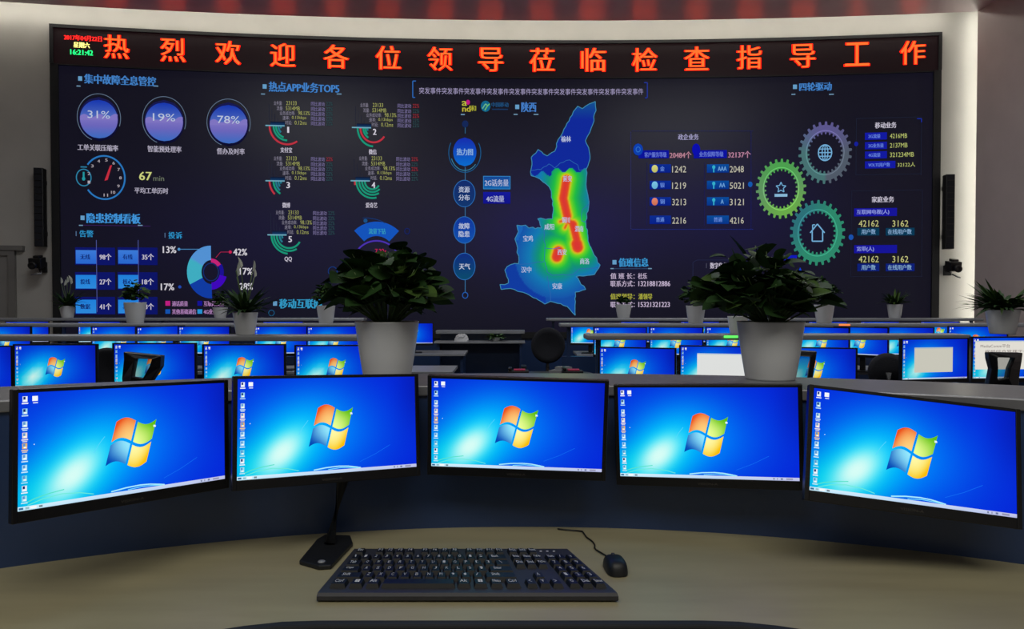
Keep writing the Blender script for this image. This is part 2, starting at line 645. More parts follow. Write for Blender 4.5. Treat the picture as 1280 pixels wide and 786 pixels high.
# -- block 2, table and pie
p = Pic()
p.head('隐患控制看板', 109, 175.5, 272.5, 12.5, CY)
p.rect(100, 281, 188, 281.6, (70, 36, 110), 1)
p.text('告警', 100, 117, 292, 8.5, (50, 160, 220))
p.text('投诉', 211, 228, 294, 8.5, (50, 160, 220))
p.rect(95, 289, 96, 295, (90, 120, 160), 2)
p.rect(206, 291, 207, 297, (90, 120, 160), 2)
fixp.append(p.done('heading_text', vw))
p = Pic()
for j, (yc, a, b, na, nb) in enumerate(((321, '98个', '35个', '无线', '有线'), (352, '27个', '18个', '投线', '核心'), (383, '41个', '63个', '数据', '其他'))):
    for x0, val, nm in ((95, a, na), (148, b, nb)):
        p.rect(x0 - 1, yc - 12, x0 + 49, yc + 10, (16, 24, 112), 1)
        p.grad(x0, yc - 8.5, x0 + 25.5, yc + 8.5, (44, 112, 226) if j < 1 else (50, 150, 240), (66, 134, 236) if j < 1 else (36, 140, 240), 2)
        p.text(nm, x0 + 6, x0 + 18, yc, 6.5, (20, 50, 130), 3, bold=.02)
        p.text(val, x0 + 30, x0 + 44.5, yc, 8, WH, 3)
p.rect(120.5, 300, 121.2, 390, (90, 100, 180), 3)
p.rect(172.7, 300, 173.4, 390, (90, 100, 180), 3)
fixp.append(p.done('alarm_table', vw))
p = Pic()
p.ring(264, 340, 30, 33, 18, lambda a: (92, 160, 232) if a < R(150) else (70, 190, 212), 1, a0=90, a1=208)
p.ring(264, 340, 30, 33, 18, (20, 66, 178), 1, a0=208, a1=272)
p.ring(264, 340, 20, 22, 9, (70, 10, 205), 1, a0=272, a1=345)
p.ring(264, 340, 16, 18, 5, (32, 20, 160), 1, a0=345, a1=395)
p.ring(264, 340, 15, 17, 5, (214, 40, 130), 1, a0=35, a1=90)
p.ring(264, 340, 10, 11.5, 1.2, (26, 50, 120), 2)
p.line([(224, 311.5), (252, 311.5)], .8, (80, 150, 210), 2)
p.disc(224, 311.5, 1.8, 1.8, (90, 160, 220), 2)
p.line([(270, 322), (276, 315), (287, 315)], .8, (180, 40, 80), 2)
p.disc(288, 315, 2, 2, (220, 40, 90), 2)
p.disc(225, 358.5, 2, 2, (36, 80, 190), 2)
p.text('13%', 204, 220.5, 312, 8.5, (230, 226, 236))
p.text('42%', 292, 309, 315, 8.5, (230, 226, 236))
p.text('17%', 201.5, 218, 358.5, 8.5, (230, 226, 236))
p.text('17%', 300, 316, 339, 8.5, (230, 226, 236))
p.text('28%', 300, 316, 358, 8.5, (230, 226, 236))
fixp.append(p.done('pie_chart', vw))
p = Pic()
p.rect(207, 376, 213, 382, (206, 34, 140), 2)
p.rect(247, 376, 253, 382, (24, 22, 160), 2)
p.rect(207, 386.5, 213, 392, (24, 90, 190), 2)
p.rect(247, 386.5, 253, 392, (44, 160, 230), 2)
p.text('通话质量', 215.5, 235, 379.5, 6.5, (190, 140, 200))
p.text('互联网质量', 255, 280, 379.5, 6.5, (190, 140, 200))
p.text('其他基础通信', 215.5, 245.5, 389.5, 6.5, (190, 140, 200))
p.text('4G业务质量', 255, 281, 389.5, 6.5, (190, 140, 200))
fixp.append(p.done('legend_text', vw))
# -- block 3, five ring charts
p = Pic()
p.head('热点APP业务TOP5', 336.5, 424, 108.5, 12.5, HB)
fixp.append(p.done('heading_text', vw))
GR, TE, RD = (30, 160, 128), (40, 130, 150), (205, 56, 72)
blocks = [(332, 157, '1', '支付宝', [(24, 22, RD, 305), (19, 17, GR, 270), (16, 14, GR, 252), (12.5, 11, TE, 225), (9.5, 8, TE, 200)]),
          (440, 159.5, '2', '微信', [(24, 20, GR, 268), (19, 16.5, RD, 325), (15, 13, GR, 240), (12, 10.5, GR, 225), (9, 8, TE, 205)]),
          (332, 226, '3', '微博', [(24, 22, RD, 225), (19, 17, GR, 240), (16, 14, TE, 230), (12.5, 11, TE, 215), (9.5, 8, TE, 200)]),
          (438.5, 226, '4', '爱奇艺', [(24, 22, RD, 192), (22, 20, GR, 285), (18, 16.5, GR, 300), (14.5, 13, GR, 315), (11, 9.5, GR, 330)]),
          (334.5, 293.5, '5', 'QQ', [(24, 22, GR, 265), (20.5, 19, GR, 300), (17, 15.5, GR, 330), (13, 12, TE, 225), (10, 9, TE, 205)])]
for bx, by, num, nm, arcs in blocks:
    p = Pic()
    p.rect(bx, by - .8, bx + 24, by + .8, (120, 180, 200), 3)
    p.grad(bx + 6, by - 5, bx + 24, by, (20, 70, 120), (20, 24, 50), 1)
    for (ry, rx, c, a1) in arcs:
        p.ring(bx + 27, by + .8, rx + 1, ry, 2.3, c, 2, a0=180, a1=a1)
    for k in range(4):
        p.rect(bx + 4 + 3.6 * k, by - 27 + 6 * k, bx + 4.5 + 3.6 * k, by, (44, 48, 66), 1)
    rows = [(-28, '业务量:', 10.5, 21, '23133', 26, 39), (-21.5, '流量:', 14, 22, '5314MB', 25.5, 43), (-15.5, '业务成功率:', 18, 37, '98.13%', 41, 55.5),
            (-9.5, '速率:', 21.5, 30, '0.13kbps', 33, 51), (-3.5, '时延:', 25, 33, '0.12ms', 36.5, 51.5)]
    for k, (dy, a, a0, a1, b, b0, b1) in enumerate(rows):
        p.text(a, bx + a0, bx + a1, by + dy, 5.2, (150, 145, 165), bold=0)
        p.text(b, bx + b0, bx + b1, by + dy, 5, (176, 180, 104), bold=0)
        p.text('同比波动', bx + 57, bx + 74, by + dy + 1, 5.2, (140, 130, 180), bold=0)
        p.text('22%', bx + 76, bx + 84, by + dy + 1, 4.8, (170, 50, 60) if (num in '24' and k in (0, 2)) or (num == '3' and k == 0) else (50, 86, 90), bold=0)
    p.text(num, bx + (27.6 if num == '1' else 26.5), bx + (29.4 if num == '1' else 30.5), by + 5.5, 7.5, (230, 226, 240), 4, bold=.03)
    w_ = 4.8 * len(nm) if nm != 'QQ' else 9
    p.text(nm, bx + 26 - w_ / 2, bx + 26 + w_ / 2, by + 30.5, 6.5, WH)
    fixp.append(p.done('ring_chart', vw))
# -- fan menu, partly behind a plant
p = Pic()
p.ring(471, 320, 41, 43, 18, (24, 92, 205), 1, a0=47, a1=133)
p.text('流量下钻', 461, 482, 289, 7, (60, 170, 200))
p.ring(471, 331, 31, 31, 2, (82, 56, 190), 2, a0=0, a1=180)
p.text('7.22s', 469, 483, 314, 6, (205, 40, 90))
p.text('时延', 468, 478, 322, 6, WH)
p.ring(458, 322, 50, 50, 1, (26, 60, 120), 1, a0=60, a1=95)
p.disc(457, 276, 2.5, 2.5, (30, 90, 150), 2)
p.disc(503, 309, 2.5, 3, (60, 120, 160), 2)
p.ring(416, 339, 6, 6, 1, (24, 60, 130), 2)
p.ring(509, 289, 3.5, 4, 1, (24, 40, 110), 2)
fixp.append(p.done('fan_menu', vw))
p = Pic()
p.head('移动互联网', 349.5, 402, 379.5, 12, (56, 166, 214), False)
p.ring(339.5, 391, 4, 4, 1, (30, 90, 130), 2)
fixp.append(p.done('heading_text', vw))
# -- ticker
p = Pic()
for a, b in ((520, 660), (664, 804)):
    pass
p.text('突发事件' * 10, 524, 804, 113.5, 8, (176, 166, 206), bold=.005)
p.line([(520, 101.5), (516, 101.5), (516, 122), (519, 122)], 1.3, (50, 110, 190), 2)
p.line([(805, 103.5), (809, 103.5), (809, 122.5), (806, 122.5)], 1.3, (40, 60, 160), 2)
fixp.append(p.done('ticker_text', vw))
p = Pic()
p.text('a', 577.5, 583.5, 129.5, 6, (205, 205, 70), bold=.05)
p.disc(585, 128, 2.4, 3.2, (206, 30, 140), 2)
p.text('nd', 578, 588, 136, 7.5, (205, 190, 60), bold=.04)
p.text('和', 588.5, 595, 135.5, 7, (190, 190, 60))
p.disc(607, 133, 6, 7, (22, 110, 150), 2)
p.line([(603, 136), (607, 130), (609, 132)], 1.3, (120, 200, 150), 3)
p.line([(606, 138), (609, 133), (612, 130)], 1.3, (120, 210, 110), 3)
p.text('中国移动', 614.5, 635.5, 131, 6, (36, 90, 140))
p.rect(615, 136, 635, 137.5, (30, 60, 100), 2)
p.head('陕西', 652, 670, 134, 12.5, (74, 134, 214))
p.rect(576, 142.5, 581, 144, (120, 160, 190), 2)
fixp.append(p.done('logo_text', vw))
# -- flow menu
p = Pic()
p.line([(581.5, 158), (581.5, 167)], .9, (50, 110, 150), 1)
p.line([(581.5, 209), (581.5, 366)], .9, (60, 120, 170), 1)
p.disc(581.5, 155, 4, 4.5, (24, 44, 96), 1)
p.disc(581, 190, 14.5, 18, (14, 120, 226), 2, ct=(26, 50, 190))
p.ring(581, 191, 20.5, 25, 1, (30, 96, 150), 1, a0=150, a1=390)
p.ring(581, 191, 18, 22.5, .8, (60, 150, 190), 1, a0=200, a1=320)
p.text('热力图', 571, 591, 190, 8.5, (150, 190, 240), bold=.03)
for cy, c0, c1, t in ((242, (22, 60, 120), (24, 50, 120), ('资源', '分布')), (287.5, (20, 90, 190), (22, 60, 170), ('故障', '隐患')), (333, (14, 84, 120), (20, 50, 140), ('天气',))):
    p.disc(580.5, cy, 13.5, 16.5, c0, 2, ct=c1)
    p.ring(580.5, cy, 13.8, 17, .8, (50, 120, 200), 3)
    if len(t) == 2:
        p.text(t[0], 573.5, 587, cy - 5, 7.5, (205, 215, 240), 4)
        p.text(t[1], 573.5, 587, cy + 5, 7.5, (205, 215, 240), 4)
    else:
        p.text(t[0], 574, 587.5, cy, 7.5, (215, 225, 245), 4)
p.ring(581.5, 369, 3.8, 4.2, 1, (40, 100, 190), 2)
fixp.append(p.done('round_menu', vw))
p = Pic()
p.grad(604, 220, 638, 236.5, (24, 110, 190), (26, 76, 160), 1)
p.box(604, 220, 638, 236.5, (60, 150, 220), .7, 2)
p.text('2G话务量', 606, 635.5, 228.5, 8.5, (190, 200, 235))
p.grad(604, 240, 638, 254.5, (20, 22, 150), (24, 30, 170), 1)
p.text('4G流量', 608, 630, 248.5, 8, (190, 195, 235))
fixp.append(p.done('menu_button', vw))
# -- the province map with its heat spots
OUT = [(744, 127), (745, 138), (739, 160), (731.7, 176), (736.5, 189), (737.4, 199), (732.6, 212), (732.8, 235), (736, 255), (732, 276), (735, 301), (741, 315), (750, 331), (743, 343),
       (720, 345.6), (732, 361.7), (719, 365), (719, 394), (709, 383), (688, 376.6), (681, 380), (658.5, 367), (647, 364), (638, 360.5), (626.4, 361.7), (625, 355.5), (635.6, 353.7),
       (631, 337.6), (638, 330.8), (648, 329.6), (647, 310), (643.6, 298.7), (648, 289.5), (646, 281.5), (657, 281.5), (661, 285), (677, 285), (672, 273.5), (690.5, 273.5), (691.7, 259.8),
       (689, 239), (686, 233), (674.5, 223.5), (664, 219.7), (664, 197), (672.5, 187), (684, 195), (693.5, 189), (698, 174), (712.6, 147), (722, 133), (728, 136), (736.5, 130)]


def jag(pts, amp=1.1, closed=True):
    rr = random.Random(3)
    out = []
    n = len(pts)
    for i in range(n if closed else n - 1):
        a, b = pts[i], pts[(i + 1) % n]
        L = math.hypot(b[0] - a[0], b[1] - a[1])
        k = max(1, int(L / 4))
        for j in range(k):
            t = j / k
            q = 0 if j == 0 else amp
            out.append((a[0] + (b[0] - a[0]) * t + rr.uniform(-q, q), a[1] + (b[1] - a[1]) * t + rr.uniform(-q, q)))
    if not closed:
        out.append(pts[-1])
    return out


MO = jag(OUT)


def inside(x, y, pl):
    c = False
    j = len(pl) - 1
    for i in range(len(pl)):
        if (pl[i][1] > y) != (pl[j][1] > y) and x < (pl[j][0] - pl[i][0]) * (y - pl[i][1]) / (pl[j][1] - pl[i][1]) + pl[i][0]:
            c = not c
        j = i
    return c


def segd(x, y, a, b):
    dx, dy = b[0] - a[0], b[1] - a[1]
    t = max(0, min(1, ((x - a[0]) * dx + (y - a[1]) * dy) / (dx * dx + dy * dy + 1e-9)))
    return math.hypot(x - a[0] - t * dx, y - a[1] - t * dy)


HOT = [((708, 224), (704, 248), -1), ((704, 248), (709, 270), -1), ((709, 276), (718, 280), 1), ((716, 280), (721, 300), -.5), ((721, 305), (722, 309), -2.6), ((698, 314), (696, 321), -2.2), ((700, 277), (703, 276), 3), ((706, 285), (708, 281), 3)]
RAMP = [(0, (238, 62, 56)), (3.2, (244, 84, 40)), (5.0, (240, 210, 40)), (7.5, (120, 232, 40)), (13, (36, 205, 76)), (21, (22, 160, 130)), (32, (24, 134, 196)), (50, (26, 92, 186))]


def heat(x, y):
    d = min(max(0, segd(x, y, a, b) + o) for a, b, o in HOT)
    if y < 213 + 3 * math.sin(x * .35) + (4 if x < 690 else 0):
        k = max(0, min(1, (150 - y) / 25))
        return (20 + 4 * k, 46 + 50 * k, 168 - 10 * k)
    base = (24, 86, 180) if y > 300 else (30, 110, 200)
    if x < 682 and y > 328:
        base = (20, 66, 176)
    for (d0, c0), (d1, c1) in zip(RAMP[:-1], RAMP[1:]):
        if d <= d1:
            t = (d - d0) / (d1 - d0)
            return tuple(a + (b - a) * t for a, b in zip(c0, c1))
    return base


p = Pic()
STEP = 1.25
yy = 126.0
while yy < 396:
    xx = 624.0
    while xx < 752:
        if inside(xx + STEP / 2, yy + STEP / 2, MO):
            q = [(xx, yy + STEP), (xx + STEP, yy + STEP), (xx + STEP, yy), (xx, yy)]
            p.b.add([p.pt(a, b, 1) for a, b in q], [(0, 1, 2, 3)], M_PIC, [heat(a, b) for a, b in q])
        xx += STEP
    yy += STEP
fixp.append(p.done('province_map', vw))
pm = fixp[-1]
p = Pic()
p.line(MO + [MO[0]], .9, (70, 150, 190), 2)
for ln in ([(664, 213), (676, 212), (686, 205), (693, 210), (700, 204), (712, 200), (722, 206), (724, 213), (733, 210)], [(680, 286), (681, 310), (680, 327), (664, 329), (648, 330)],
           [(681, 327), (684, 340), (690, 344), (716, 343), (724, 336), (748, 334)], [(684, 345), (687, 362), (688, 377)], [(736, 255), (728, 262), (727, 276), (733, 278)], [(681, 310), (692, 311), (700, 309)]):
    p.line(jag(ln, .8, False), .7, (50, 110, 190), 2)
for t, x0, x1, y in (('榆林', 701.5, 713.5, 174), ('延安', 704, 714.5, 223.5), ('铜川', 702.5, 712, 275), ('渭南', 718.5, 729, 286), ('咸阳', 680.5, 692.5, 283.5), ('宝鸡', 654, 666, 298), ('西安', 697, 708, 315), ('商洛', 725, 736.5, 326.5), ('汉中', 651.5, 664, 337), ('安康', 690.5, 702.5, 357.5)):
    p.text(t, x0, x1, y, 7.5, (196, 206, 240), 4, bold=.01)
fixp.append(p.done('map_lettering', vw))
# -- government and business panel
p = Pic()
for k in range(76):
    x = 790 + k * 2
    p.rect(x, 163.5, x + 1, 164.3, (34, 44, 110), 2)
    p.rect(x, 286.2, x + 1, 287, (40, 60, 160), 2)
for k in range(61):
    y = 165 + k * 2
    p.rect(788, y, 788.8, y + 1, (60, 66, 130), 2)
    p.rect(938.2, y, 939, y + 1, (34, 40, 120), 2)
p.text('政企业务', 847.5, 873, 171.5, 7.5, (176, 172, 214))
p.disc(797.5, 187, 6, 7.5, (16, 70, 190), 2)
p.ring(797.5, 187, 3, 3.5, .8, (60, 130, 220), 3)
p.rect(798, 188, 836, 198, (14, 22, 168), 1)
p.disc(870, 187, 5, 7.5, (14, 18, 190), 2)
p.rect(867, 188, 908.5, 198, (16, 22, 176), 1)
p.text('客户服务等级', 805.5, 833, 193.5, 6.5, (110, 130, 230))
p.text('业务保障等级', 874, 904, 193, 6.5, (110, 130, 230))
p.text('20484个', 837, 864, 194, 8.5, (200, 140, 160))
p.text('32137个', 910, 938, 193.5, 8.5, (200, 140, 170))
for y, a, b, va, vb, mc in ((211, '金', 'AAA', '1242', '2048', (206, 204, 110)), (231.5, '银', 'AA', '1219', '5021', (110, 190, 230)), (252, '铜', 'A', '3213', '3121', (222, 120, 90)), (275, '普通', '普通', '2216', '4216', None)):
    p.grad(812, y - 5.5, 838.5, y + 5, (10, 36, 150), (14, 50, 160), 1)
    p.grad(883.5, y - 5.5, 911, y + 5, (10, 56, 150), (12, 84, 170), 1)
    if mc:
        p.disc(818.3, y, 3.8, 4.8, mc, 2, ct=tuple(min(255, v + 30) for v in mc))
        p.text(a, 825, 830.5, y, 6, (110, 150, 240))
        p.disc(892, y - 2, 2, 2.4, (60, 190, 220), 2)
        p.rect(891.2, y, 892.8, y + 4.5, (60, 190, 220), 2)
        wb = 3.6 * len(b)
        p.text(b, 902 - wb / 2 + .5, 902 + wb / 2 + .5, y, 5.5, (120, 180, 240))
    else:
        p.text(a, 820, 830, y - .5, 6, (110, 150, 240))
        p.text(b, 892, 902.5, y - .5, 6, (110, 150, 240))
    p.text(va, 840, 857.5, y + .7, 8, (214, 210, 190), bold=0)
    p.text(vb, 912, 929.5, y + .7, 8, (214, 210, 190), bold=0)
p.rect(808.5, 203, 809, 282, (34, 36, 100), 1)
p.rect(880.5, 203, 881, 282, (34, 36, 100), 1)
p.disc(937.5, 230.5, 2.8, 3.5, (24, 96, 190), 3)
fixp.append(p.done('business_panel', vw))
# -- duty information
p = Pic()
p.head('值班信息', 773.5, 810, 328, 11, (64, 162, 226), False)
p.rect(763, 335.5, 815, 336.1, (60, 90, 130), 1)
p.rect(763, 335, 767, 336.3, (120, 160, 190), 2)
p.rect(810, 335, 814.5, 336.3, (120, 160, 190), 2)
PK = (208, 190, 220)
p.text('值 班 长：', 763, 793, 345, 7.5, PK)
p.text('杜乐', 797.5, 808.5, 345, 7.5, PK)
p.text('联系方式：', 763, 793, 354.5, 7.5, PK)
p.text('13218812886', 798, 837.5, 354.5, 6.5, PK)
p.text('值班领导：', 763, 793, 370.5, 7.5, (186, 186, 70))
p.text('潘领导', 798, 815, 370.5, 7.5, (186, 186, 70))
p.text('联系方式：', 763, 793, 380.5, 7.5, PK)
p.text('15321321223', 798, 837, 380.5, 6.5, PK)
fixp.append(p.done('duty_text', vw))
p = Pic()
p.line([(866, 352), (866, 328), (871, 325), (942, 325)], .8, (40, 44, 74), 1)
p.line([(937, 325), (943, 325), (943, 331)], 1.5, (30, 70, 190), 2)
p.text('数字化业务', 887.5, 914, 332, 7.5, (214, 206, 226))
p.rect(882.5, 329, 883.2, 335, (90, 90, 110), 2)
p.rect(895, 359, 925, 368, (18, 30, 150), 1)
p.text('终端', 904.5, 913, 364, 6.5, (170, 196, 240))
p.disc(968, 327.5, 4.2, 4.8, (20, 70, 220), 1)
p.rect(980, 319, 996, 325, (20, 30, 200), 1)
p.poly([(995, 345), (1005, 345), (1000, 334)], (24, 70, 220), 1)
fixp.append(p.done('menu_graphic', vw))


# -- gears
def gear(cx, cy, rx, ry, colf, icon):
    p = Pic()
    cf0 = colf
    colf = lambda a: mix(cf0(a), (92, 120, 112), .28)
    cu, cz = uz(cx, cy)
    k = uz(cx + 1, cy)[0] - cu
    kz = cz - uz(cx, cy + 1)[1]
    n = 26
    o = .011

    def pt(a, q):
        return warc(cu + math.cos(a) * rx * q * k, cz + math.sin(a) * ry * q * kz, o)
    st = n * 4
    for i in range(st):
        a, b = 2 * PI * i / st, 2 * PI * (i + 1) / st
        tooth = i % 4 in (1, 2)
        ro = .99 if i % 4 in (1,) else .9
        ri = .60 if i % 4 in (1,) else .66
        c0, c1 = colf(a), colf(b)
        p.b.add([pt(a, .66), pt(b, .66), pt(b, .89), pt(a, .89)][::-1], [(0, 1, 2, 3)], M_PIC, [c1, c0, c0, c1])
        if i % 4 == 1:
            w_ = 2 * PI / n * .26
            m_ = a + PI / st
            p.b.add([pt(m_ - w_, .88), pt(m_ + w_, .88), pt(m_ + w_ * .6, 1.0), pt(m_ - w_ * .6, 1.0)], [(0, 1, 2, 3)], M_PIC, c0)
            p.b.add([pt(m_ - w_, .67), pt(m_ + w_, .67), pt(m_ + w_ * .6, .59), pt(m_ - w_ * .6, .59)], [(0, 1, 2, 3)], M_PIC, c0)
    p.ring(cx, cy, rx * .72, ry * .72, 1, lambda a: tuple(min(255, v * 1.25 + 10) for v in colf(a)), 3)
    fixp.append(p.done('gear_graphic', vw))
    g = fixp[-1]
    q = Pic()
    icon(q, cx, cy)
    q.done('gear_icon', g)


def mix(a, b, t):
    return tuple(x + (y - x) * t for x, y in zip(a, b))


IC = (126, 190, 236)


def globe(q, cx, cy):
    q.ring(cx, cy, 9, 10.5, 1.4, IC, 2)
    q.ring(cx, cy, 4.2, 10.5, 1.2, IC, 2)
    for d in (-4.5, 0, 4.5):
        q.rect(cx - 8.3, cy + d - .6, cx + 8.3, cy + d + .6, IC, 2)
    q.rect(cx - .6, cy - 10, cx + .6, cy + 10, IC, 2)


def star(q, cx, cy):
    pts = []
    for i in range(11):
        a = PI / 2 + 2 * PI * i / 10
        r_ = 6.8 if i % 2 == 0 else 3.2
        pts.append((cx + math.cos(a) * r_ * .95, cy - 1.5 - math.sin(a) * r_))
    q.line(pts, 1.1, IC, 2)
    q.rect(cx - 8, cy + 6.5, cx + 8, cy + 10, (150, 200, 236), 2)


def house(q, cx, cy):
    q.line([(cx - 9, cy), (cx, cy - 11), (cx + 9, cy)], 1.5, IC, 2)
    q.line([(cx - 6.5, cy - 2), (cx - 6.5, cy + 10.5), (cx + 6.5, cy + 10.5), (cx + 6.5, cy - 2)], 1.5, IC, 2)
    q.line([(cx - 6, cy - 5), (cx - 6, cy - 10), (cx - 3, cy - 10)], 1.2, IC, 2)


gear(1031, 191, 33.5, 39, lambda a: mix((74, 126, 130) if math.cos(a) < 0 else (88, 92, 116), (104, 84, 170), max(0, math.sin(a))), globe)
gear(976, 236, 31.5, 37.5, lambda a: mix(mix((110, 176, 104), (82, 196, 78), max(0, math.sin(a))), (126, 214, 70), max(0, -math.sin(a - .3))), star)
gear(1021.5, 291, 34.5, 41, lambda a: mix((36, 160, 120), (34, 124, 140), max(0, -math.cos(a + .6))), house)
p = Pic()
p.head('四轮驱动', 999, 1039, 109, 10.5, HB)
fixp.append(p.done('heading_text', vw))
# -- right hand lists
p = Pic()
p.box(1070, 148, 1152, 219, (34, 40, 60), .6)
p.line([(1146, 148.5), (1151.5, 148.5), (1151.5, 153)], 1.2, (30, 50, 170), 2)
p.disc(1070, 180, 2.5, 3, (26, 36, 170), 2)
p.text('移动业务', 1093.5, 1120, 157, 7.5, WH)
for y, t, a1, v, b0, b1 in ((170.5, '2G流量', 1100, '4216MB', 1112, 1133.5), (182.3, '2G业务量', 1104, '2137MB', 1112, 1134), (194, '4G流量', 1100, '321234MB', 1112, 1142), (206.3, 'VOLTE用户数', 1112, '32122人', 1121.5, 1143.5)):
    p.rect(1081, y - 4.5, 1119 if y > 200 else 1108.5, y + 4.5, (22, 30, 176), 1)
    p.text(t, 1085, a1, y, 5.2, (110, 140, 240))
    p.text(v, b0, b1, y - .3, 5.8, (196, 206, 120), bold=0)
fixp.append(p.done('mobile_list', vw))
p = Pic()
p.box(1064, 238.5, 1153, 346, (34, 38, 58), .6)
p.text('家庭业务', 1089.5, 1117, 249.5, 7.5, WH)
p.disc(1063.5, 296.5, 3, 3.5, (30, 90, 190), 2)
for y, t, t1 in ((265.5, '互联网电视(人)', 1111), (311.5, '宽带(人)', 1092)):
    p.rect(1067.5, y - 5, 1121, y + 5, (26, 24, 168), 1)
    p.text(t, 1070.5, t1, y, 6.8, (150, 160, 240))
for y, pc in ((279.5, (12, 62, 92)), (324, (16, 36, 130))):
    p.text('42162', 1073, 1098, y, 8, (214, 214, 140), bold=.005)
    p.text('3162', 1115, 1135, y, 8, (214, 214, 140), bold=.005)
    p.rect(1071.5, y + 5.5, 1099, y + 15, pc, 1)
    p.rect(1107, y + 5.5, 1143, y + 15, pc, 1)
    p.text('用户数', 1076.5, 1094, y + 10.2, 6.5, (140, 180, 220))
    p.text('在线用户数', 1109.5, 1139, y + 10.2, 6.5, (140, 180, 220))
fixp.append(p.done('household_list', vw))
# ---- LED banner above
sg = thing('led_banner', 'long red LED banner of large Chinese characters above the video wall', 'sign', tuple(warc(0, ZBAN, 0)))
fixs = []
mb = MB()
grid_patch(mb, U0, U1, ZBAN, ZT, 60, 1, .02, M_DISP, lambda u, z: (18, 5, 7))
arcbox(mb, U0 - .05, U1 + .05, ZT, ZT + .05, -.02, .05, M_BLACKM)
arcbox(mb, U0 - .05, U1 + .05, ZBAN - .02, ZBAN, .0, .03, M_BLACKM)
arcbox(mb, U0 - .05, U0, ZBAN, ZT, -.02, .05, M_BLACKM)
arcbox(mb, U1, U1 + .05, ZBAN, ZT, -.02, .05, M_BLACKM)
fixs.append(mb.build('sign_case', sg))
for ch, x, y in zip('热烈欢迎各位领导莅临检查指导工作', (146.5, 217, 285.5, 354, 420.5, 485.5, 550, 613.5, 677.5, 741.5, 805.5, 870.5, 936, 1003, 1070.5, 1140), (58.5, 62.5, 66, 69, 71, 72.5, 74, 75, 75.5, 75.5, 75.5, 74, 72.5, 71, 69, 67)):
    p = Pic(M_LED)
    p.text(ch, x - 15.5, x + 15.5, y, 30, (240, 16, 6), 6, bold=.012, shift=.014)  # wider red copy behind the strokes, the LED glow painted as a halo
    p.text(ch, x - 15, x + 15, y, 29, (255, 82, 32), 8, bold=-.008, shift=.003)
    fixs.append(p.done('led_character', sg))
p = Pic(M_LED)
p.text('2017年04月22日', 81, 128, 47, 7, (235, 34, 30), 7, bold=.03)
p.text('星期六', 93, 113, 56.5, 7, (235, 225, 120), 7, bold=.03)
p.text('16:21:42', 89, 117, 65.5, 6.5, (30, 220, 110), 7, bold=.04)
fixs.append(p.done('clock_text', sg))
for lst, root in ((fixp, vw), (fixs, sg)):
    off = Matrix.Translation(-Vector(root.location))
    for o in lst:
        o.data.transform(off)
        for c in o.children:
            c.data.transform(off)

# wall-mounted line array speakers and projector-like cameras beside the screen
for k, (px, y0, y1, lab, lab2) in enumerate(((54, 212, 309, 'tall slim black wall speaker left of the video wall', 'small black camera on a wall bracket left of the screen'),
                                             (1182, 220, 312, 'tall slim black wall speaker right of the video wall', 'small black camera on a wall bracket right of the screen'))):
    u, z1 = uz(px, y0)
    _, z0 = uz(px, y1)
    base = warc(u, z0, 0)
    an = -u / WR
    t = thing('line_array_speaker', lab, 'speaker', tuple(base), an, 'wall speakers')
    MB().box((0, -.11, (z1 - z0) / 2), (.13, .14, z1 - z0), M_BLACK).build('cabinet', t, .008)
    g = MB()
    for i in range(12):
        h_ = (z1 - z0) / 12
        g.box((0, -.185, h_ * (i + .5)), (.10, .012, h_ * .86), M_FAB)
    g.build('grille', t)
    g = MB()
    for zz in (.2, z1 - z0 - .2):
        MB().box((0, -.005, zz), (.08, .07, .06), M_BLACKM).build('bracket', t)
    u, z = uz(54 if k == 0 else 1184, 334 if k == 0 else 338)
    t = thing('camera', lab2, 'camera', tuple(warc(u, z, 0)), an, 'wall cameras')
    g = MB()
    g.box((0, .0, .0), (.1, .05, .16), M_BLACKM)
    g.tube([(0, 0, 0), (0, -.12, -.03)], .02, M_BLACKM)
    g.build('bracket', t)
    MB().box((0, -.2, .06), (.17, .2, .15), M_BLACK, rx=.15).box((0.01, -.2, .15), (.09, .14, .04), M_BLACK, rx=.15).build('body', t, .01)
    g = MB()
    g.X = Matrix.Translation((-.0, -.31, .02)) @ Matrix.Rotation(R(100), 4, 'X')
    g.lathe([(0, 0), (.05, 0), (.055, .08), (.04, .085), (0, .07)], M_BLACK, 20)
    g.build('lens', t)
    g = MB()
    g.tube([(.02, -.12, -.06), (.05, -.2, -.1), (-.08 if k == 0 else .1, -.22, -.12)], .012, M_RAIL)
    g.build('cable', t)


# ---------------------------------------------------------------- monitors
MW, MH = .52, .297
SWd, SHt = .496, .262            # picture


def wcol(u, v):
    def sm(x):
        x = max(0, min(1, x))
        return x * x * (3 - 2 * x)
    g = math.exp(-((u - .38) / .42) ** 2 - ((v - .42) / .52) ** 2)
    c = mix((6, 34, 214), (0, 134, 255), g)
    if u > .8:
        c = mix(c, (8, 22, 150), sm((u - .8) / .3) * sm((v - .1) / .8) * .6)
    dx, dy = u - .24, v - .27
    a = R(52)
    s_, t_ = dx * math.cos(a) + dy * math.sin(a) * .62, -dx * math.sin(a) + dy * math.cos(a) * .62
    g2 = math.exp(-(s_ / .3) ** 2 - (t_ / .18) ** 2)
    c = mix(c, (0, 222, 250), min(1, g2 * 1.05))
    g2b = math.exp(-((u - .12) / .2) ** 2 - ((v - .1) / .25) ** 2)
    c = mix(c, (0, 212, 238), g2b * .95)
    s_, t_ = s_ - .0, t_
    g3 = math.exp(-(((s_ + .02) / .16) ** 2 + (t_ / .088) ** 2) ** 1.25)
    c = mix(c, (226, 255, 246), min(1, g3 * .95))
    return c


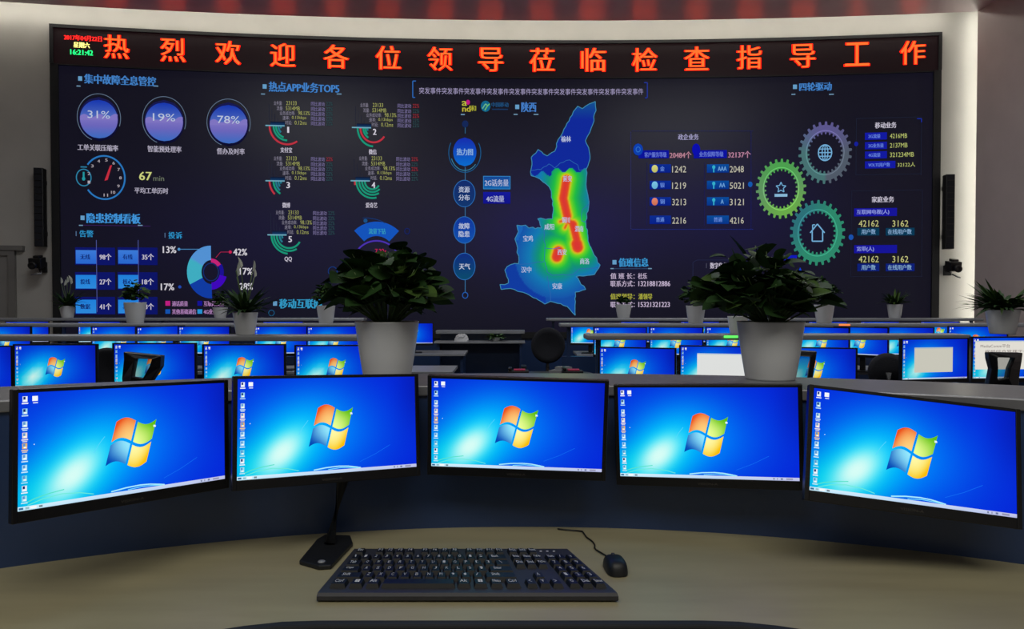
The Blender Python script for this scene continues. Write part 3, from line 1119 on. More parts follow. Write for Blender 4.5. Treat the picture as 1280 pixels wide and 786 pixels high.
def logo_mesh(mb, off, m, cx=.498, cy=.49, s=.232):
    cols = {(0, 1): ((236, 84, 30), (255, 214, 130)), (1, 1): (((96, 190, 20)), (236, 255, 150)), (0, 0): ((4, 74, 180), (150, 235, 255)), (1, 0): ((250, 190, 10), (255, 250, 170))}

    def pt(a, b):      # a,b in 0..1 over the flag
        x = (a - .5) * 1.0 + (b - .5) * .26
        y = (b - .5) * .86 + .085 * math.sin(2 * PI * a * .98 + .15) - .02
        return (SWd * (cx - .5) + x * s * SHt * 1.62, off, SHt * (cy - .5) + y * s * SHt * 2.0)
    for (i, j), (c0, c1) in cols.items():
        a0, a1 = (.0, .475) if i == 0 else (.525, 1.0)
        b0, b1 = (.0, .465) if j == 0 else (.535, 1.0)
        n = 8
        for k in range(n):
            for l in range(n):
                q = []
                cc = []
                for (e, f_) in ((k, l), (k + 1, l), (k + 1, l + 1), (k, l + 1)):
                    a, b = a0 + (a1 - a0) * e / n, b0 + (b1 - b0) * f_ / n
                    q.append(pt(a, b))
                    d = min(1, math.hypot(a - .5, b - .5) / .6)
                    cc.append(mix(c1, c0, d ** 2.2))
                mb.add(q, [(0, 1, 2, 3)], m, cc)


def sq(mb, u0, v0, u1, v1, off, m, col):
    mb.add([(SWd * (u0 - .5), off, SHt * (v0 - .5)), (SWd * (u1 - .5), off, SHt * (v0 - .5)), (SWd * (u1 - .5), off, SHt * (v1 - .5)), (SWd * (u0 - .5), off, SHt * (v1 - .5))], [(0, 1, 2, 3)], m, col)


def screen_line(mb, pts, w, off, m, col):
    for (a, b), (c, d) in zip(pts[:-1], pts[1:]):
        dx, dy = (c - a) * SWd, (d - b) * SHt
        L = math.hypot(dx, dy)
        nx, ny = -dy / L * w / 2 / SWd, dx / L * w / 2 / SHt
        q = [(a + nx, b + ny), (a - nx, b - ny), (c - nx, d - ny), (c + nx, d + ny)]
        mb.add([(SWd * (x - .5), off, SHt * (y - .5)) for x, y in q], [(0, 1, 2, 3)], m, col)


def monitor(far=False):
    """origin at the centre of the face, looking along -Y; returns the root with its parts"""
    m = M_SCRF if far else M_SCR
    t = thing('computer_monitor', '', 'monitor')
    hb = MB()
    cz = .009        # picture centre above housing centre
    bw, bh = (MW - SWd) / 2, MH / 2
    # housing: face frame around the glass plus a stepped back shell
    hb.box((-MW / 2 + bw / 2, .008, 0), (bw, .022, MH), M_BLACK)
    hb.box((MW / 2 - bw / 2, .008, 0), (bw, .022, MH), M_BLACK)
    top = bh - (cz + SHt / 2)
    bot = (cz - SHt / 2) + bh
    hb.box((0, .008, bh - top / 2), (SWd, .022, top), M_BLACK)
    hb.box((0, .008, -bh + bot / 2), (SWd, .022, bot), M_BLACK)
    hb.box((0, .014, 0), (MW - .01, .018, MH - .01), M_BLACKM)
    hb.box((0, .038, -.01), (.3, .034, .17), M_BLACKM)
    hb.build('housing', t, 0 if far else .0015)
    sc = MB()
    nu, nv = (14, 8) if far else (64, 36)
    for i in range(nu):
        for j in range(nv):
            q = [(i / nu, j / nv), ((i + 1) / nu, j / nv), ((i + 1) / nu, (j + 1) / nv), (i / nu, (j + 1) / nv)]
            sc.add([(SWd * (u - .5), -.0005, cz + SHt * (v - .5)) for u, v in q], [(0, 1, 2, 3)], m, [wcol(u, v) for u, v in q])
    so = sc.build('screen', t)
    lg = MB()
    lg.X = Matrix.Translation((0, 0, cz))
    logo_mesh(lg, -.0012, m)
    screen_line(lg, [(.608, .607), (.617, .625)], .003, -.0013, m, (230, 245, 255))
    screen_line(lg, [(.607, .625), (.619, .61)], .003, -.0013, m, (230, 245, 255))
    lg.build('desktop_logo', so)
    ic = MB()
    ic.X = Matrix.Translation((0, 0, cz))
    rr = random.Random(11)
    vs_ = [.945, .84, .73, .635, .545, .45, .36, .27, .185, .10]
    pal = [(232, 240, 250), (150, 210, 240), (190, 225, 240), (236, 220, 210), (225, 180, 110), (190, 230, 245), (170, 225, 250), (120, 215, 235), (225, 235, 245), (160, 225, 240)]
    for k, v in enumerate(vs_):
        c = pal[k]
        sq(ic, .016, v - .024, .036, v + .024, -.0012, m, c)
        sq(ic, .019, v - .004, .028, v + .02, -.0014, m, (20, 40, 110) if k in (0, 1, 8) else (90, 150, 210))
        if not far:
            sq(ic, .022, v - .018, .033, v - .006, -.0015, m, (250, 250, 250))
        if not far or k < 4:
            sq(ic, .013, v - .042, .039, v - .032, -.0012, m, mix(c, (255, 255, 255), .3))
            if 2 <= k <= 4:
                sq(ic, .016, v - .056, .036, v - .047, -.0012, m, mix(c, (200, 220, 240), .5))
    sq(ic, .055, .925, .078, .968, -.0012, m, (245, 248, 252))
    sq(ic, .058, .905, .078, .914, -.0012, m, (220, 232, 250))
    sq(ic, .062, .548, .066, .556, -.0012, m, (230, 245, 250))
    ic.build('desktop_icons', so)
    tb = MB()
    tb.X = Matrix.Translation((0, 0, cz))
    sq(tb, 0, 0, 1, .034, -.0012, m, [(196, 236, 255), (186, 190, 230), (196, 200, 235), (214, 244, 255)])
    for k, (a, b, c) in enumerate(((.004, .022, (60, 110, 150)), (.03, .045, (150, 190, 200)), (.05, .075, (250, 250, 250)), (.085, .1, (120, 140, 150)), (.86, .868, (120, 130, 160)), (.88, .885, (140, 140, 170)), (.9, .912, (110, 120, 160)), (.93, .965, (150, 150, 180)))):
        sq(tb, a, .008, b, .026, -.0014, m, c)
    tb.build('taskbar', so)
    if not far:
        for pts, w_, c in (([(.40, .045), (.47, .062), (.54, .068), (.59, .062), (.64, .046), (.665, .036)], .003, (170, 240, 255)),
                           ([(.48, .04), (.55, .052), (.61, .045), (.65, .036)], .002, (120, 225, 255)),
                           ([(.03, .06), (.07, .09), (.13, .115), (.19, .13)], .0022, (90, 225, 200)),
                           ([(.04, .04), (.1, .075), (.18, .095), (.26, .08), (.32, .05)], .0018, (110, 235, 215)),
                           ([(.32, .42), (.345, .5), (.37, .56)], .0012, (90, 215, 255)),
                           ([(.66, .10), (.75, .17), (.84, .26)], .0012, (20, 110, 245))):
            cu = MB()
            cu.X = Matrix.Translation((0, 0, cz))
            screen_line(cu, pts, w_, -.001, m, c)
            cu.build('light_streak', so)
        g, fs = glyphs('VISION-A', 0)
        br = MB()
        br.add([(-.028 + .056 * x, -.0037, -bh + bot * .42 + .0065 * y) for x, y in g], fs, M_BRAND)
        br.build('brand_lettering', t)
    return t


FR = [((-.947, 1.835, 1.092), (51.6, -4.2, 2.4)), ((-.501, 2.045, 1.094), (29.1, -8.3, 2.1)), ((.014, 2.129, 1.08), (-3, 6.5, 1.4)), ((.556, 2.107, 1.061), (-14, 1.7, -1.7)), ((1.016, 1.869, 1.058), (-4.7, -14.5, 6.6))]
names = ['leftmost of the five large front monitors, showing a blue desktop with four-pane flag', 'second large front monitor from the left, on a desk stand',
         'middle one of the five large front monitors', 'large front monitor second from the right, below the right big plant', 'rightmost of the five large front monitors, tilted down to the right']
near = monitor()
CX, CYy, CRR = circ((-1.33, 1.919), (0, 2.27), (1.35, 1.948))


def crad(X, r):      # y on a circle around the console centre
    return CYy + math.sqrt(r * r - (X - CX) ** 2)


for k, (loc, (yw, tl, rl)) in enumerate(FR):
    o = near if k == 0 else copy_tree(near)
    o.location = loc
    Mx = Matrix.Rotation(R(yw), 4, 'Z') @ Matrix.Rotation(R(tl), 4, 'X') @ Matrix.Rotation(R(rl), 4, 'Y')
    o.rotation_euler = Mx.to_euler()
    tag(o, names[k], 'monitor', 'large monitors along the curved console')
    bpy.context.view_layer.update()
    if k != 1:       # short arm from the back shell to the console panel
        inv = (Matrix.Translation(loc) @ Mx).inverted()
        a = Vector((0, .05, -.01))
        wpt = (Matrix.Translation(loc) @ Mx) @ a
        dirv = Vector((wpt.x - CX, wpt.y - CYy, 0)).normalized()
        end = Vector((CX, CYy, wpt.z - .03)) + dirv * (CRR + .01)
        g = MB()
        g.tube([a, inv @ end], .014, M_BLACKM)
        g.build('mounting_arm', o)
    else:
        # desk stand: pole and slanted foot standing on the desk
        Mw = Matrix.Translation(loc) @ Mx
        inv = Mw.inverted()
        base = PZ(409, 690, .75)
        topp = Mw @ Vector((0, .05, -.05))
        g = MB()
        g.tube([inv @ topp, inv @ Vector((base.x + .02, base.y + .1, .92)), inv @ Vector((base.x, base.y + .03, .765))], .017, M_BLACKM, 12)
        g.build('stand_pole', o)
        g = MB()
        pts = [PZ(*q, .75) for q in ((374, 706), (398, 713), (414, 712), (441, 683), (438, 674), (406, 673), (396, 679))]
        g.prism([(q.x, q.y) for q in pts], .7505, .763, M_BLACKM)
        s_o = g
        s_o.X = Matrix()
        s_o.v = [tuple(inv @ Vector(v)) for v in s_o.v]
        s_o.build('stand_foot', o, .003)
        g = MB()
        g.lathe([(0, 0), (.011, 0), (.008, .003), (0, .004)], M_RAIL, 16, c=tuple(PZ(402, 702, .763)))
        g.v = [tuple(inv @ Vector(v)) for v in g.v]
        g.build('stand_badge', o)

# ---------------------------------------------------------------- the curved front console
con = thing('control_console', 'long curved control console with beige worktop, dark back panel and grey top shelf', 'console')
A = R(50)


def carc(r, n=60, a=A):
    return [(CX + r * math.sin(-a + 2 * a * i / n), CYy + r * math.cos(-a + 2 * a * i / n)) for i in range(n + 1)]


def near_edge(X, dd=0.0):
    ks = [(0, 1.603), (.42, 1.603), (.5, 1.597), (.6, 1.57), (.75, 1.50), (1.0, 1.33), (1.3, 1.08), (1.6, .8), (2.3, .1)]
    x = abs(X)
    for (a, ya), (b, yb) in zip(ks[:-1], ks[1:]):
        if x <= b:
            return ya + (yb - ya) * (x - a) / (b - a) - dd
    return ks[-1][1] - dd


outer = carc(CRR + .01)
inner = [(x * .93, near_edge(x * .93)) for x, y in outer]
inner2 = [(x * .93, near_edge(x * .93, .03)) for x, y in outer]
MB().band(inner, outer, .72, .75, M_DESK).build('worktop', con)
MB().band(inner2, [(x, y + .001) for x, y in inner], .70, .752, mat('edge_rubber', (26, 28, 30), .75)).build('edge_trim', con, .006, 'black padded edge strip')
MB().band(carc(CRR), carc(CRR + .03), 0, 1.16, M_NAVY).build('back_panel', con)
MB().band(carc(CRR - .01), carc(CRR + .36), 1.158, 1.19, M_SHELF).build('top_shelf', con, .004)
MB().band([(x * .9, near_edge(x * .9) + .25) for x, y in outer], [(x * .9, near_edge(x * .9) + .28) for x, y in outer], .02, .72, M_NAVY).build('front_panel', con)

# keyboard ------------------------------------------------------
kb = thing('computer_keyboard', 'black full-size computer keyboard with white lettering on the beige console', 'keyboard', (-.1, 1.88, .75))
zt = .022
fl, fr = PZ(398, 739, .772), PZ(770, 739, .772)
bl, br_ = PZ(443, 687.5, .776), PZ(709, 687.5, .776)
KO = Vector((-.1, 1.88, .75))


def kpt(a, b, z):        # a across 0..1, b from front 0 to back 1
    l_, r_ = fl.lerp(bl, b), fr.lerp(br_, b)
    q = l_.lerp(r_, a)
    return Vector((q.x, q.y, .75 + z)) - KO


g = MB()
N_ = 20
e0 = [kpt(i / N_, -.035, .004) for i in range(N_ + 1)]
rows_ = [(-.02, .0015, 0), (-.045, .006, 0), (-.045, .015, 0), (-.02, .021, 0), (.02, .022, 0), (1.0, .030, 0), (1.02, .02, 0), (1.02, .0015, 0)]
vs, fs = [], []
for b, z, _ in rows_:
    for i in range(N_ + 1):
        vs.append(kpt(i / N_, b, z))
for j in range(len(rows_)):
    j2 = (j + 1) % len(rows_)
    for i in range(N_):
        fs.append((j * (N_ + 1) + i, j * (N_ + 1) + i + 1, j2 * (N_ + 1) + i + 1, j2 * (N_ + 1) + i))
fs.append([j * (N_ + 1) for j in range(len(rows_))])
fs.append([j * (N_ + 1) + N_ for j in range(len(rows_))][::-1])
g.add(vs, fs, M_KB)
g.build('keyboard_case', kb)
# layout in key units, (x, w, legend)
KW = 22.5
ROW = []
ROW.append((5.35, [(0, 1, 'Esc')] + [(2 + i, 1, 'F%d' % (i + 1)) for i in range(4)] + [(6.5 + i, 1, 'F%d' % (i + 5)) for i in range(4)] + [(11 + i, 1, 'F%d' % (i + 9)) for i in range(4)] + [(15.3, 1, 'PrtSc'), (16.3, 1, 'ScrLk'), (17.3, 1, 'Pause')]))
ROW.append((4.2, [(i, 1, c) for i, c in enumerate('`1234567890-=')] + [(13, 2, 'Back')] + [(15.3, 1, 'Ins'), (16.3, 1, 'Home'), (17.3, 1, 'PgUp')] + [(18.6, 1, 'Num'), (19.6, 1, '/'), (20.6, 1, '*')]))
ROW.append((3.2, [(0, 1.5, 'Tab')] + [(1.5 + i, 1, c) for i, c in enumerate('QWERTYUIOP[]')] + [(13.5, 1.5, '\\')] + [(15.3, 1, 'Del'), (16.3, 1, 'End'), (17.3, 1, 'PgDn')] + [(18.6, 1, '7'), (19.6, 1, '8'), (20.6, 1, '9')]))
ROW.append((2.2, [(0, 1.75, 'Caps')] + [(1.75 + i, 1, c) for i, c in enumerate('ASDFGHJKL;\'')] + [(12.75, 2.25, 'Enter')] + [(18.6, 1, '4'), (19.6, 1, '5'), (20.6, 1, '6')]))
ROW.append((1.2, [(0, 2.25, 'Shift')] + [(2.25 + i, 1, c) for i, c in enumerate('ZXCVBNM,./')] + [(12.25, 2.75, 'Shift')] + [(16.3, 1, '^')] + [(18.6, 1, '1'), (19.6, 1, '2'), (20.6, 1, '3')]))
ROW.append((.2, [(0, 1.4, 'Ctrl'), (1.5, 1.2, 'WIN'), (2.8, 1.2, 'Alt'), (4, 5.9, ''), (9.9, 1.2, 'Alt'), (11.2, 1.2, 'WIN'), (12.5, 1.1, 'Menu'), (13.7, 1.3, 'Ctrl'), (15.3, 1, '<'), (16.3, 1, 'v'), (17.3, 1, '>'), (18.6, 1, '0'), (19.6, 1, 'Del'), (20.6, 1, 'Enter')]))
for yv, keys in ROW:
    for x, w_, leg in keys:
        b0, b1 = .035 + yv / 6.95, .035 + (yv + .84) / 6.95
        x0, x1 = (x + .55 + .07) / KW, (x + .55 + w_ - .07) / KW
        zb = .022 + .008 * (b0 + b1) / 2
        g = MB()
        ins, inb = .006 * 1.0, .016
        v = [kpt(x0, b0, zb - .001), kpt(x1, b0, zb - .001), kpt(x1, b1, zb - .001), kpt(x0, b1, zb - .001),
             kpt(x0 + ins, b0 + inb, zb + .009), kpt(x1 - ins, b0 + inb, zb + .009), kpt(x1 - ins, b1 - .006, zb + .010), kpt(x0 + ins, b1 - .006, zb + .010)]
        g.add(v, [(4, 5, 6, 7), (0, 1, 5, 4), (1, 2, 6, 5), (2, 3, 7, 6), (3, 0, 4, 7)], M_KEY)
        if leg == 'WIN':
            for i in range(2):
                for j in range(2):
                    a0, a1 = x0 + (x1 - x0) * (.34 + .18 * i), x0 + (x1 - x0) * (.34 + .18 * i + .16)
                    c0, c1 = b0 + (b1 - b0) * (.38 + .24 * j), b0 + (b1 - b0) * (.38 + .24 * j + .2)
                    g.add([kpt(a0, c0, zb + .0102), kpt(a1, c0, zb + .0102), kpt(a1, c1, zb + .0104), kpt(a0, c1, zb + .0104)], [(0, 1, 2, 3)], M_LEG)
        elif leg:
            gl, fs = glyphs(leg, .0)
            wl = min(.7, .19 * len(leg) + .06) / w_ if w_ > 1 else min(.7, .17 * len(leg) + .1)
            hh = .5
            g.add([kpt(x0 + (x1 - x0) * (.3 - .08 * (len(leg) > 2) + wl * gx), b0 + (b1 - b0) * (.62 + hh * gy), zb + .0104) for gx, gy in gl], fs, M_LEG if leg.isalpha() and len(leg) > 1 else M_LEGD)
        g.build('key', kb)
for i, c in enumerate(((.865, 'led'), (.895, 'led'), (.925, 'led'))):
    g = MB()
    q = kpt(c[0], .93, .0298)
    g.box(q, (.006, .004, .001), M_LEG)
    g.build('indicator_light', kb)

# mouse ----------------------------------------------------------
mp = PZ(771, 718, .75)
ms = thing('computer_mouse', 'black optical mouse with a long cable right of the keyboard', 'mouse', (mp.x, mp.y + .03, .75), R(4))


def shell(mb, a0, a1, L, W_, Hh, m, z0=.002):
    nu, nv = 24, 10
    vs, fs = [], []
    for j in range(nv + 1):
        ph = (PI / 2) * j / nv
        for i in range(nu + 1):
            th = a0 + (a1 - a0) * i / nu
            cx_, cy_ = math.cos(th), math.sin(th)
            ex = .62
            x = W_ / 2 * math.copysign(abs(cx_) ** ex, cx_) * math.cos(ph) ** .45
            y = L / 2 * math.copysign(abs(cy_) ** ex, cy_) * math.cos(ph) ** .5
            z = Hh * math.sin(ph) ** .9 * (1 - .25 * (y / L + .0))
            vs.append((x, y, z0 + z))
    for j in range(nv):
        for i in range(nu):
            q = j * (nu + 1) + i
            fs.append((q, q + 1, q + nu + 2, q + nu + 1))
    mb.add(vs, fs, m, smooth=True)


g = MB()
shell(g, 0, 2 * PI, .105, .056, .034, M_BLACKM)
g.build('mouse_body', ms)
g = MB()
g.X = Matrix.Translation((0, .028, .029)) @ Matrix.Rotation(R(90), 4, 'Y')
g.lathe([(0, -.0035), (.007, -.0035), (.007, .0035), (0, .0035)], M_KB, 16)
g.build('scroll_wheel', ms)
g = MB()
cab = [PZ(*q, .754) for q in ((766, 700), (757, 694), (745, 687), (743, 684), (743.5, 681), (741, 677), (733, 671), (728, 664), (722, 663), (708, 662), (697, 660.8))]
cp = []
for i in range(len(cab) - 1):
    for k in range(4):
        cp.append(cab[i].lerp(cab[i + 1], k / 4))
cp.append(cab[-1])
inv = (Matrix.Translation(ms.location) @ Matrix.Rotation(R(4), 4, 'Z')).inverted()
g.tube([inv @ q for q in cp], .0022, M_BLACK, 8)
g.build('mouse_cable', ms)


# ---------------------------------------------------------------- plants
def leaf(mb, base, tip_dir, up, L, W_, m, fold=.25, droop=.3, n=5):
    d = tip_dir.normalized()
    s = d.cross(up)
    if s.length < .01:
        s = d.cross(Vector((1, 0, 0)))
    s.normalize()
    nrm = s.cross(d).normalized()
    vs, fs = [], []
    for i in range(n + 1):
        t = i / n
        wv = W_ * (math.sin(PI * t ** .66) ** .7) / 2 if 0 < t < 1 else 0
        c = base + d * (L * t) - Vector((0, 0, 1)) * (droop * L * t * t)
        vs += [c - s * wv + nrm * wv * fold, c, c + s * wv + nrm * wv * fold]
    for i in range(n):
        b = 3 * i
        fs += [(b, b + 1, b + 4, b + 3), (b + 1, b + 2, b + 5, b + 4)]
    mb.add(vs, fs, m, smooth=True)


def pot_parts(root, rt, rb, h):
    g = MB()
    g.lathe([(0, .0), (rb * .96, 0), (rb, .006), (rb + (rt - rb) * .5, h * .45), (rt, h * .97), (rt * 1.01, h), (rt * .94, h), (rt * .9, h * .9), (0, h * .88)], M_POT, 40)
    g.build('pot', root)
    g = MB()
    g.lathe([(0, h * .9), (rt * .5, h * .915), (rt * .89, h * .905), (rt * .9, h * .88)], M_SOIL, 24)
    g.build('soil', root)


def bushy(seed, n, cr, ch, z0, Ll, Wl, stems=True, low=.12):
    """arching stems that fan out of the pot and end in broad leaves"""
    rr = random.Random(seed)
    fo, stm = MB(), MB()
    for i in range(n):
        a = rr.uniform(0, 2 * PI)
        th = math.acos(1 - rr.random() * (1 - math.cos(R(80))))      # tilt away from upright
        q = rr.uniform(.35, 1.0) ** .7
        hgt = ch * max(low, math.cos(th) * rr.uniform(.8, 1.05) + .12) * q
        rad = cr * math.sin(th) * q
        end = Vector((math.cos(a) * rad, math.sin(a) * rad, z0 + hgt))
        st = Vector((math.cos(a) * .03, math.sin(a) * .03, z0 - .01))
        mid = st.lerp(end, .5) + Vector((0, 0, hgt * .22))
        pts = [st * (1 - t) ** 2 + mid * 2 * t * (1 - t) + end * t * t for t in (0, .25, .5, .75, 1)]
        if stems and i % 2 == 0:
            stm.tube(pts, .0022, M_STEM, 5, .0016)
        d = Vector((math.cos(a) * math.sin(th), math.sin(a) * math.sin(th), .35 * math.cos(th)))
        d += Vector((rr.uniform(-.6, .6), rr.uniform(-.6, .6), rr.uniform(-.25, .35)))
        s = rr.uniform(.6, 1.15)
        d.normalize()
        leaf(fo, end - d * Ll * s * .5, d, Vector((rr.uniform(-.8, .8), rr.uniform(-.8, .8), 1)), Ll * s, Wl * s, M_LEAF if rr.random() < .82 else M_LEAF2, rr.uniform(.05, .3), rr.uniform(.05, .45), 7)
    return fo, stm


def spiky(seed, n, L, z0, Wl, spread=1.0, m2=.2):
    rr = random.Random(seed)
    fo = MB()
    for i in range(n):
        a = rr.uniform(0, 2 * PI)
        up = rr.uniform(.5, 2.2) / spread
        d = Vector((math.cos(a), math.sin(a), up))
        leaf(fo, Vector((math.cos(a) * .015, math.sin(a) * .015, z0 - .01)), d, Vector((0, 0, 1)), L * rr.uniform(.6, 1.1), Wl * rr.uniform(.7, 1.2), M_LEAF if rr.random() > m2 else M_LEAF2, .3, rr.uniform(.05, .55), 6)
    return fo


def big_plant(px, d, label, seed, cr, ch, dx=0.0):
    base = PZ(px, 473, 1.19)
    base = Vector((P(px, 440, d).x, d, 1.19))
    t = thing('potted_plant', label, 'potted plant', tuple(base), 0, 'big potted plants on the console shelf')
    h = .19
    pot_parts(t, .104, .078, h)
    fo, stm = bushy(seed, 250, cr, ch, h, .088, .076)
    for b_ in (fo, stm):
        b_.v = [(x + dx * max(0, (z - h) / ch), y, z) for x, y, z in b_.v]
    fo.build('foliage', t)
    stm.build('stems', t)
    return t


b1 = big_plant(484, 2.44, 'big leafy green plant in a white pot behind the second front monitor', 5, .20, .265)
b2 = big_plant(963, 2.43, 'big leafy green plant in a white pot behind the fourth front monitor', 9, .225, .235, -.06)
b2.scale = (1.02, 1.02, 1.0)

# ---------------------------------------------------------------- rows of operator consoles behind
ROWZ = 1.2


def row(label, d, xa, xb, wa, wb, zt=ROWZ, th=.04, col=None):
    t = thing('console_desk', label, 'desk', ((xa + xb) / 2, d, 0), 0, 'rows of grey operator desks')
    L, cx = xb - xa, 0
    c0 = (xa + xb) / 2
    MB().box((0, .12, zt - th / 2), (L, .24, th), M_RAIL).build('top_rail', t, .012)
    MB().box((0, .12, .42), (L - .06, .05, .84), M_NAVY).build('privacy_panel', t)
    npst = max(2, int(L / 1.2) + 1)
    for i in range(npst):
        MB().box((-L / 2 + .1 + (L - .2) * i / (npst - 1), .12, (.84 + zt - th) / 2), (.035, .035, zt - th - .84), M_NAVY).build('post', t)
    MB().box(((wa + wb) / 2 - c0, -.34, .735), (wb - wa, .68, .03), M_RAIL).build('worktop', t, .004)
    nlegs = 3
    for i in range(nlegs):
        x = wa + .05 + (wb - wa - .1) * i / (nlegs - 1) - c0
        MB().box((x, -.3, .36), (.04, .5, .72), M_NAVY).build('leg', t)
    return t


def pxx(px, d):
    return P(px, 400, d).x


RWS = [('left operator desk row nearest the camera, with grey top rail', 5.2, pxx(-60, 5.2), pxx(481, 5.2), pxx(-60, 5.2), pxx(505, 5.2)),
       ('left operator desk row in the middle, behind the nearest row', 7.9, pxx(-60, 7.9), pxx(481, 7.9), pxx(-60, 7.9), pxx(572, 7.9)),
       ('left operator desk row farthest back, before the screen', 10.3, pxx(-60, 10.3), pxx(455, 10.3), pxx(-60, 10.3), pxx(585, 10.3)),
       ('right operator desk row nearest the camera, with a green light strip', 5.35, pxx(733, 5.35), pxx(1215, 5.35), pxx(733, 5.35), pxx(1290, 5.35)),
       ('right operator desk row in the middle, carrying two plants', 7.9, pxx(700, 7.9), pxx(1320, 7.9), pxx(752, 7.9), pxx(1320, 7.9)),
       ('right operator desk row farthest back, before the screen', 10.2, pxx(683, 10.2), pxx(1230, 10.2), pxx(716, 10.2), pxx(1230, 10.2))]
for r_ in RWS:
    row(*r_)
for nm, px0, px1, y, d, c, lab in (('status_light', 905, 922, 424.5, 5.345, (90, 235, 90), 'green glowing strip on the near right rail beside the big pot'),
                                   ('status_light', 1049, 1062, 409.3, 7.895, (255, 120, 60), 'orange glowing strip on the middle right rail')):
    g = MB()
    a = P((px0 + px1) / 2, y, d)
    g.box((0, 0, 0), ((px1 - px0) / F * d, .012, .016), emit('glow_%d' % c[0], c, 1.6))
    o = g.build(nm)
    o.location = (a.x, d - .004, ROWZ - .015)
    tag(o, lab, 'light')

# monitors on those desks
farm = monitor(True)
FARS = []
bpy.context.view_layer.update()


def add_stand(root):
    g = MB()
    g.box((0, .07, -.2), (.05, .02, .26), M_BLACKM)
    g.build('stand_pole', root)
    g = MB()
    g.box((0, .05, -.325), (.22, .17, .012), M_BLACKM)
    g.build('stand_foot', root)


add_stand(farm)
first = [True]


def far_mon(x0, x1, ytop, d, label, group, yaw=None):
    o = farm if first[0] else copy_tree(farm)
    first[0] = False
    wpx = MW * F / d
    c = P((x0 + x1) / 2, ytop, d)
    if yaw is None:
        yaw = math.acos(max(.3, min(1, (x1 - x0) / wpx))) * (1 if x0 < 640 else -1)
    o.location = (c.x, d, c.z - MH / 2)
    o.rotation_euler = (0, 0, yaw)
    o['floor'] = 0
    del o['floor']
    tag(o, label, 'monitor', group)
    # scale the stand so that the foot rests on the worktop
    drop = c.z - MH / 2 - .75
    for ch in o.children:
        if ch.name.startswith('stand_foot'):
            ch.location.z = -(drop - .331)
        if ch.name.startswith('stand_pole'):
            ch.location.z = -(drop - .331) * .5
            ch.scale.z = 1
    return o


GA, GB, GC = 'monitors on the nearest operator desks', 'monitors on the middle operator desks', 'monitors on the farthest operator desks'
A_L = [(-88, 14, 432, 'monitor cut by the left frame edge on the nearest left desk row'), (17, 121, 430, 'monitor on the nearest left desks, above the leftmost big monitor'),
       (142, 244, 428.5, 'monitor on the nearest left desks, half hidden by a chair back'), (254, 356, 430, 'monitor on the nearest left desks, right of the chair one'), (369, 471, 431, 'monitor on the nearest left desks, partly behind the big pot')]
for x0, x1, y, lab in A_L:
    far_mon(x0, x1, y, 4.66, lab, GA, 0.04)
m1 = far_mon(752, 840, 434, 4.95, 'monitor on the nearest right desks, leftmost, plain blue desktop', GA, .0 - .3)
m2 = far_mon(856, 940, 432, 5.0, 'monitor with a white window, partly behind the right big pot', GA, -.25)
m3 = far_mon(975, 1063, 434, 4.9, 'monitor on the nearest right desks just right of the big pot', GA, -.25)
m4 = far_mon(1125, 1213, 422.5, 4.9, 'monitor with a cream window in the middle of its blue desktop', GA, .2)
m5 = far_mon(1212, 1312, 420.5, 4.8, 'monitor at the right frame edge showing a white document page', GA, .06)


def window(root, u0, v0, u1, v1, col, lines=()):
    g = MB()
    g.X = Matrix.Translation((0, 0, .009))
    sq(g, u0, v0, u1, v1, -.003, M_SCRF, col)
    sq(g, u0, v1 - .03, u1, v1, -.0035, M_SCRF, mix(col, (150, 190, 220), .5))
    for (t, a, b, v, h) in lines:
        gl, fs = glyphs(t, .0)
        g.add([(SWd * (a + (b - a) * x - .5), -.0042, SHt * (v + h * y - .5)) for x, y in gl], fs, M_SCRF, (120, 100, 100))
    sc = [c for c in root.children if c.name.startswith('screen')][0]
    g.build('open_window', sc)


window(m2, .22, .17, .99, .83, (236, 238, 236))
window(m4, .18, .17, .77, .8, (214, 212, 198))
window(m5, .03, .22, .99, .93, (240, 236, 226), [('MediaComm平台', .1, .5, .8, .09), ('视频综合管理平台登录', .16, .9, .67, .07)])
lb = 'small screen on the middle left desks, {}'
for x0, x1, lab in ((-28, 40, 'at the left frame edge'), (121, 181, 'behind the white pot with round bush'), (184, 219, 'turned sideways, left of the tall plant'), (222, 288, 'just left of the tall spiky plant'), (319, 384, 'right of the tall spiky plant'), (386, 448, 'beside the left big pot')):
    far_mon(x0, x1, 407.5, 7.3, lb.format(lab), GB)
lb = 'small screen on the middle right desks, {}'
for x0, x1, lab in ((742, 808, 'leftmost'), (813, 877, 'second from the aisle'), (884, 948, 'behind the right big pot'), (1003, 1052, 'right of the big pot, turned'), (1052, 1099, 'narrow one under the orange light'), (1100, 1160, 'behind the window monitor'), (1190, 1254, 'left of the far right plant')):
    far_mon(x0, x1, 407.5 if x0 > 1180 else 408.5, 7.2, lb.format(lab), GB)
far_mon(493, 541, 403.5, 9.75, 'lone small screen right of the left big pot, facing the aisle', GC, .12)
far_mon(713, 762, 403, 9.65, 'small screen on the farthest right desks beside the aisle', GC)
for x0, lab in ((10, 'at the far left'), (100, 'right of the leftmost small plant'), (330, 'right of the pie chart')):
    far_mon(x0, x0 + 48, 401.5, 9.75, 'tiny screen sliver on the farthest left desks, ' + lab, GC)
for x0, lab in ((775, 'under the duty phone numbers'), (850, 'left of the right big plant'), (1010, 'right of the big plant'), (1075, 'left of the small slot plant'), (1150, 'below the right wall speaker')):
    far_mon(x0, x0 + 50, 401.5, 9.65, 'tiny screen sliver on the farthest right desks, ' + lab, GC)


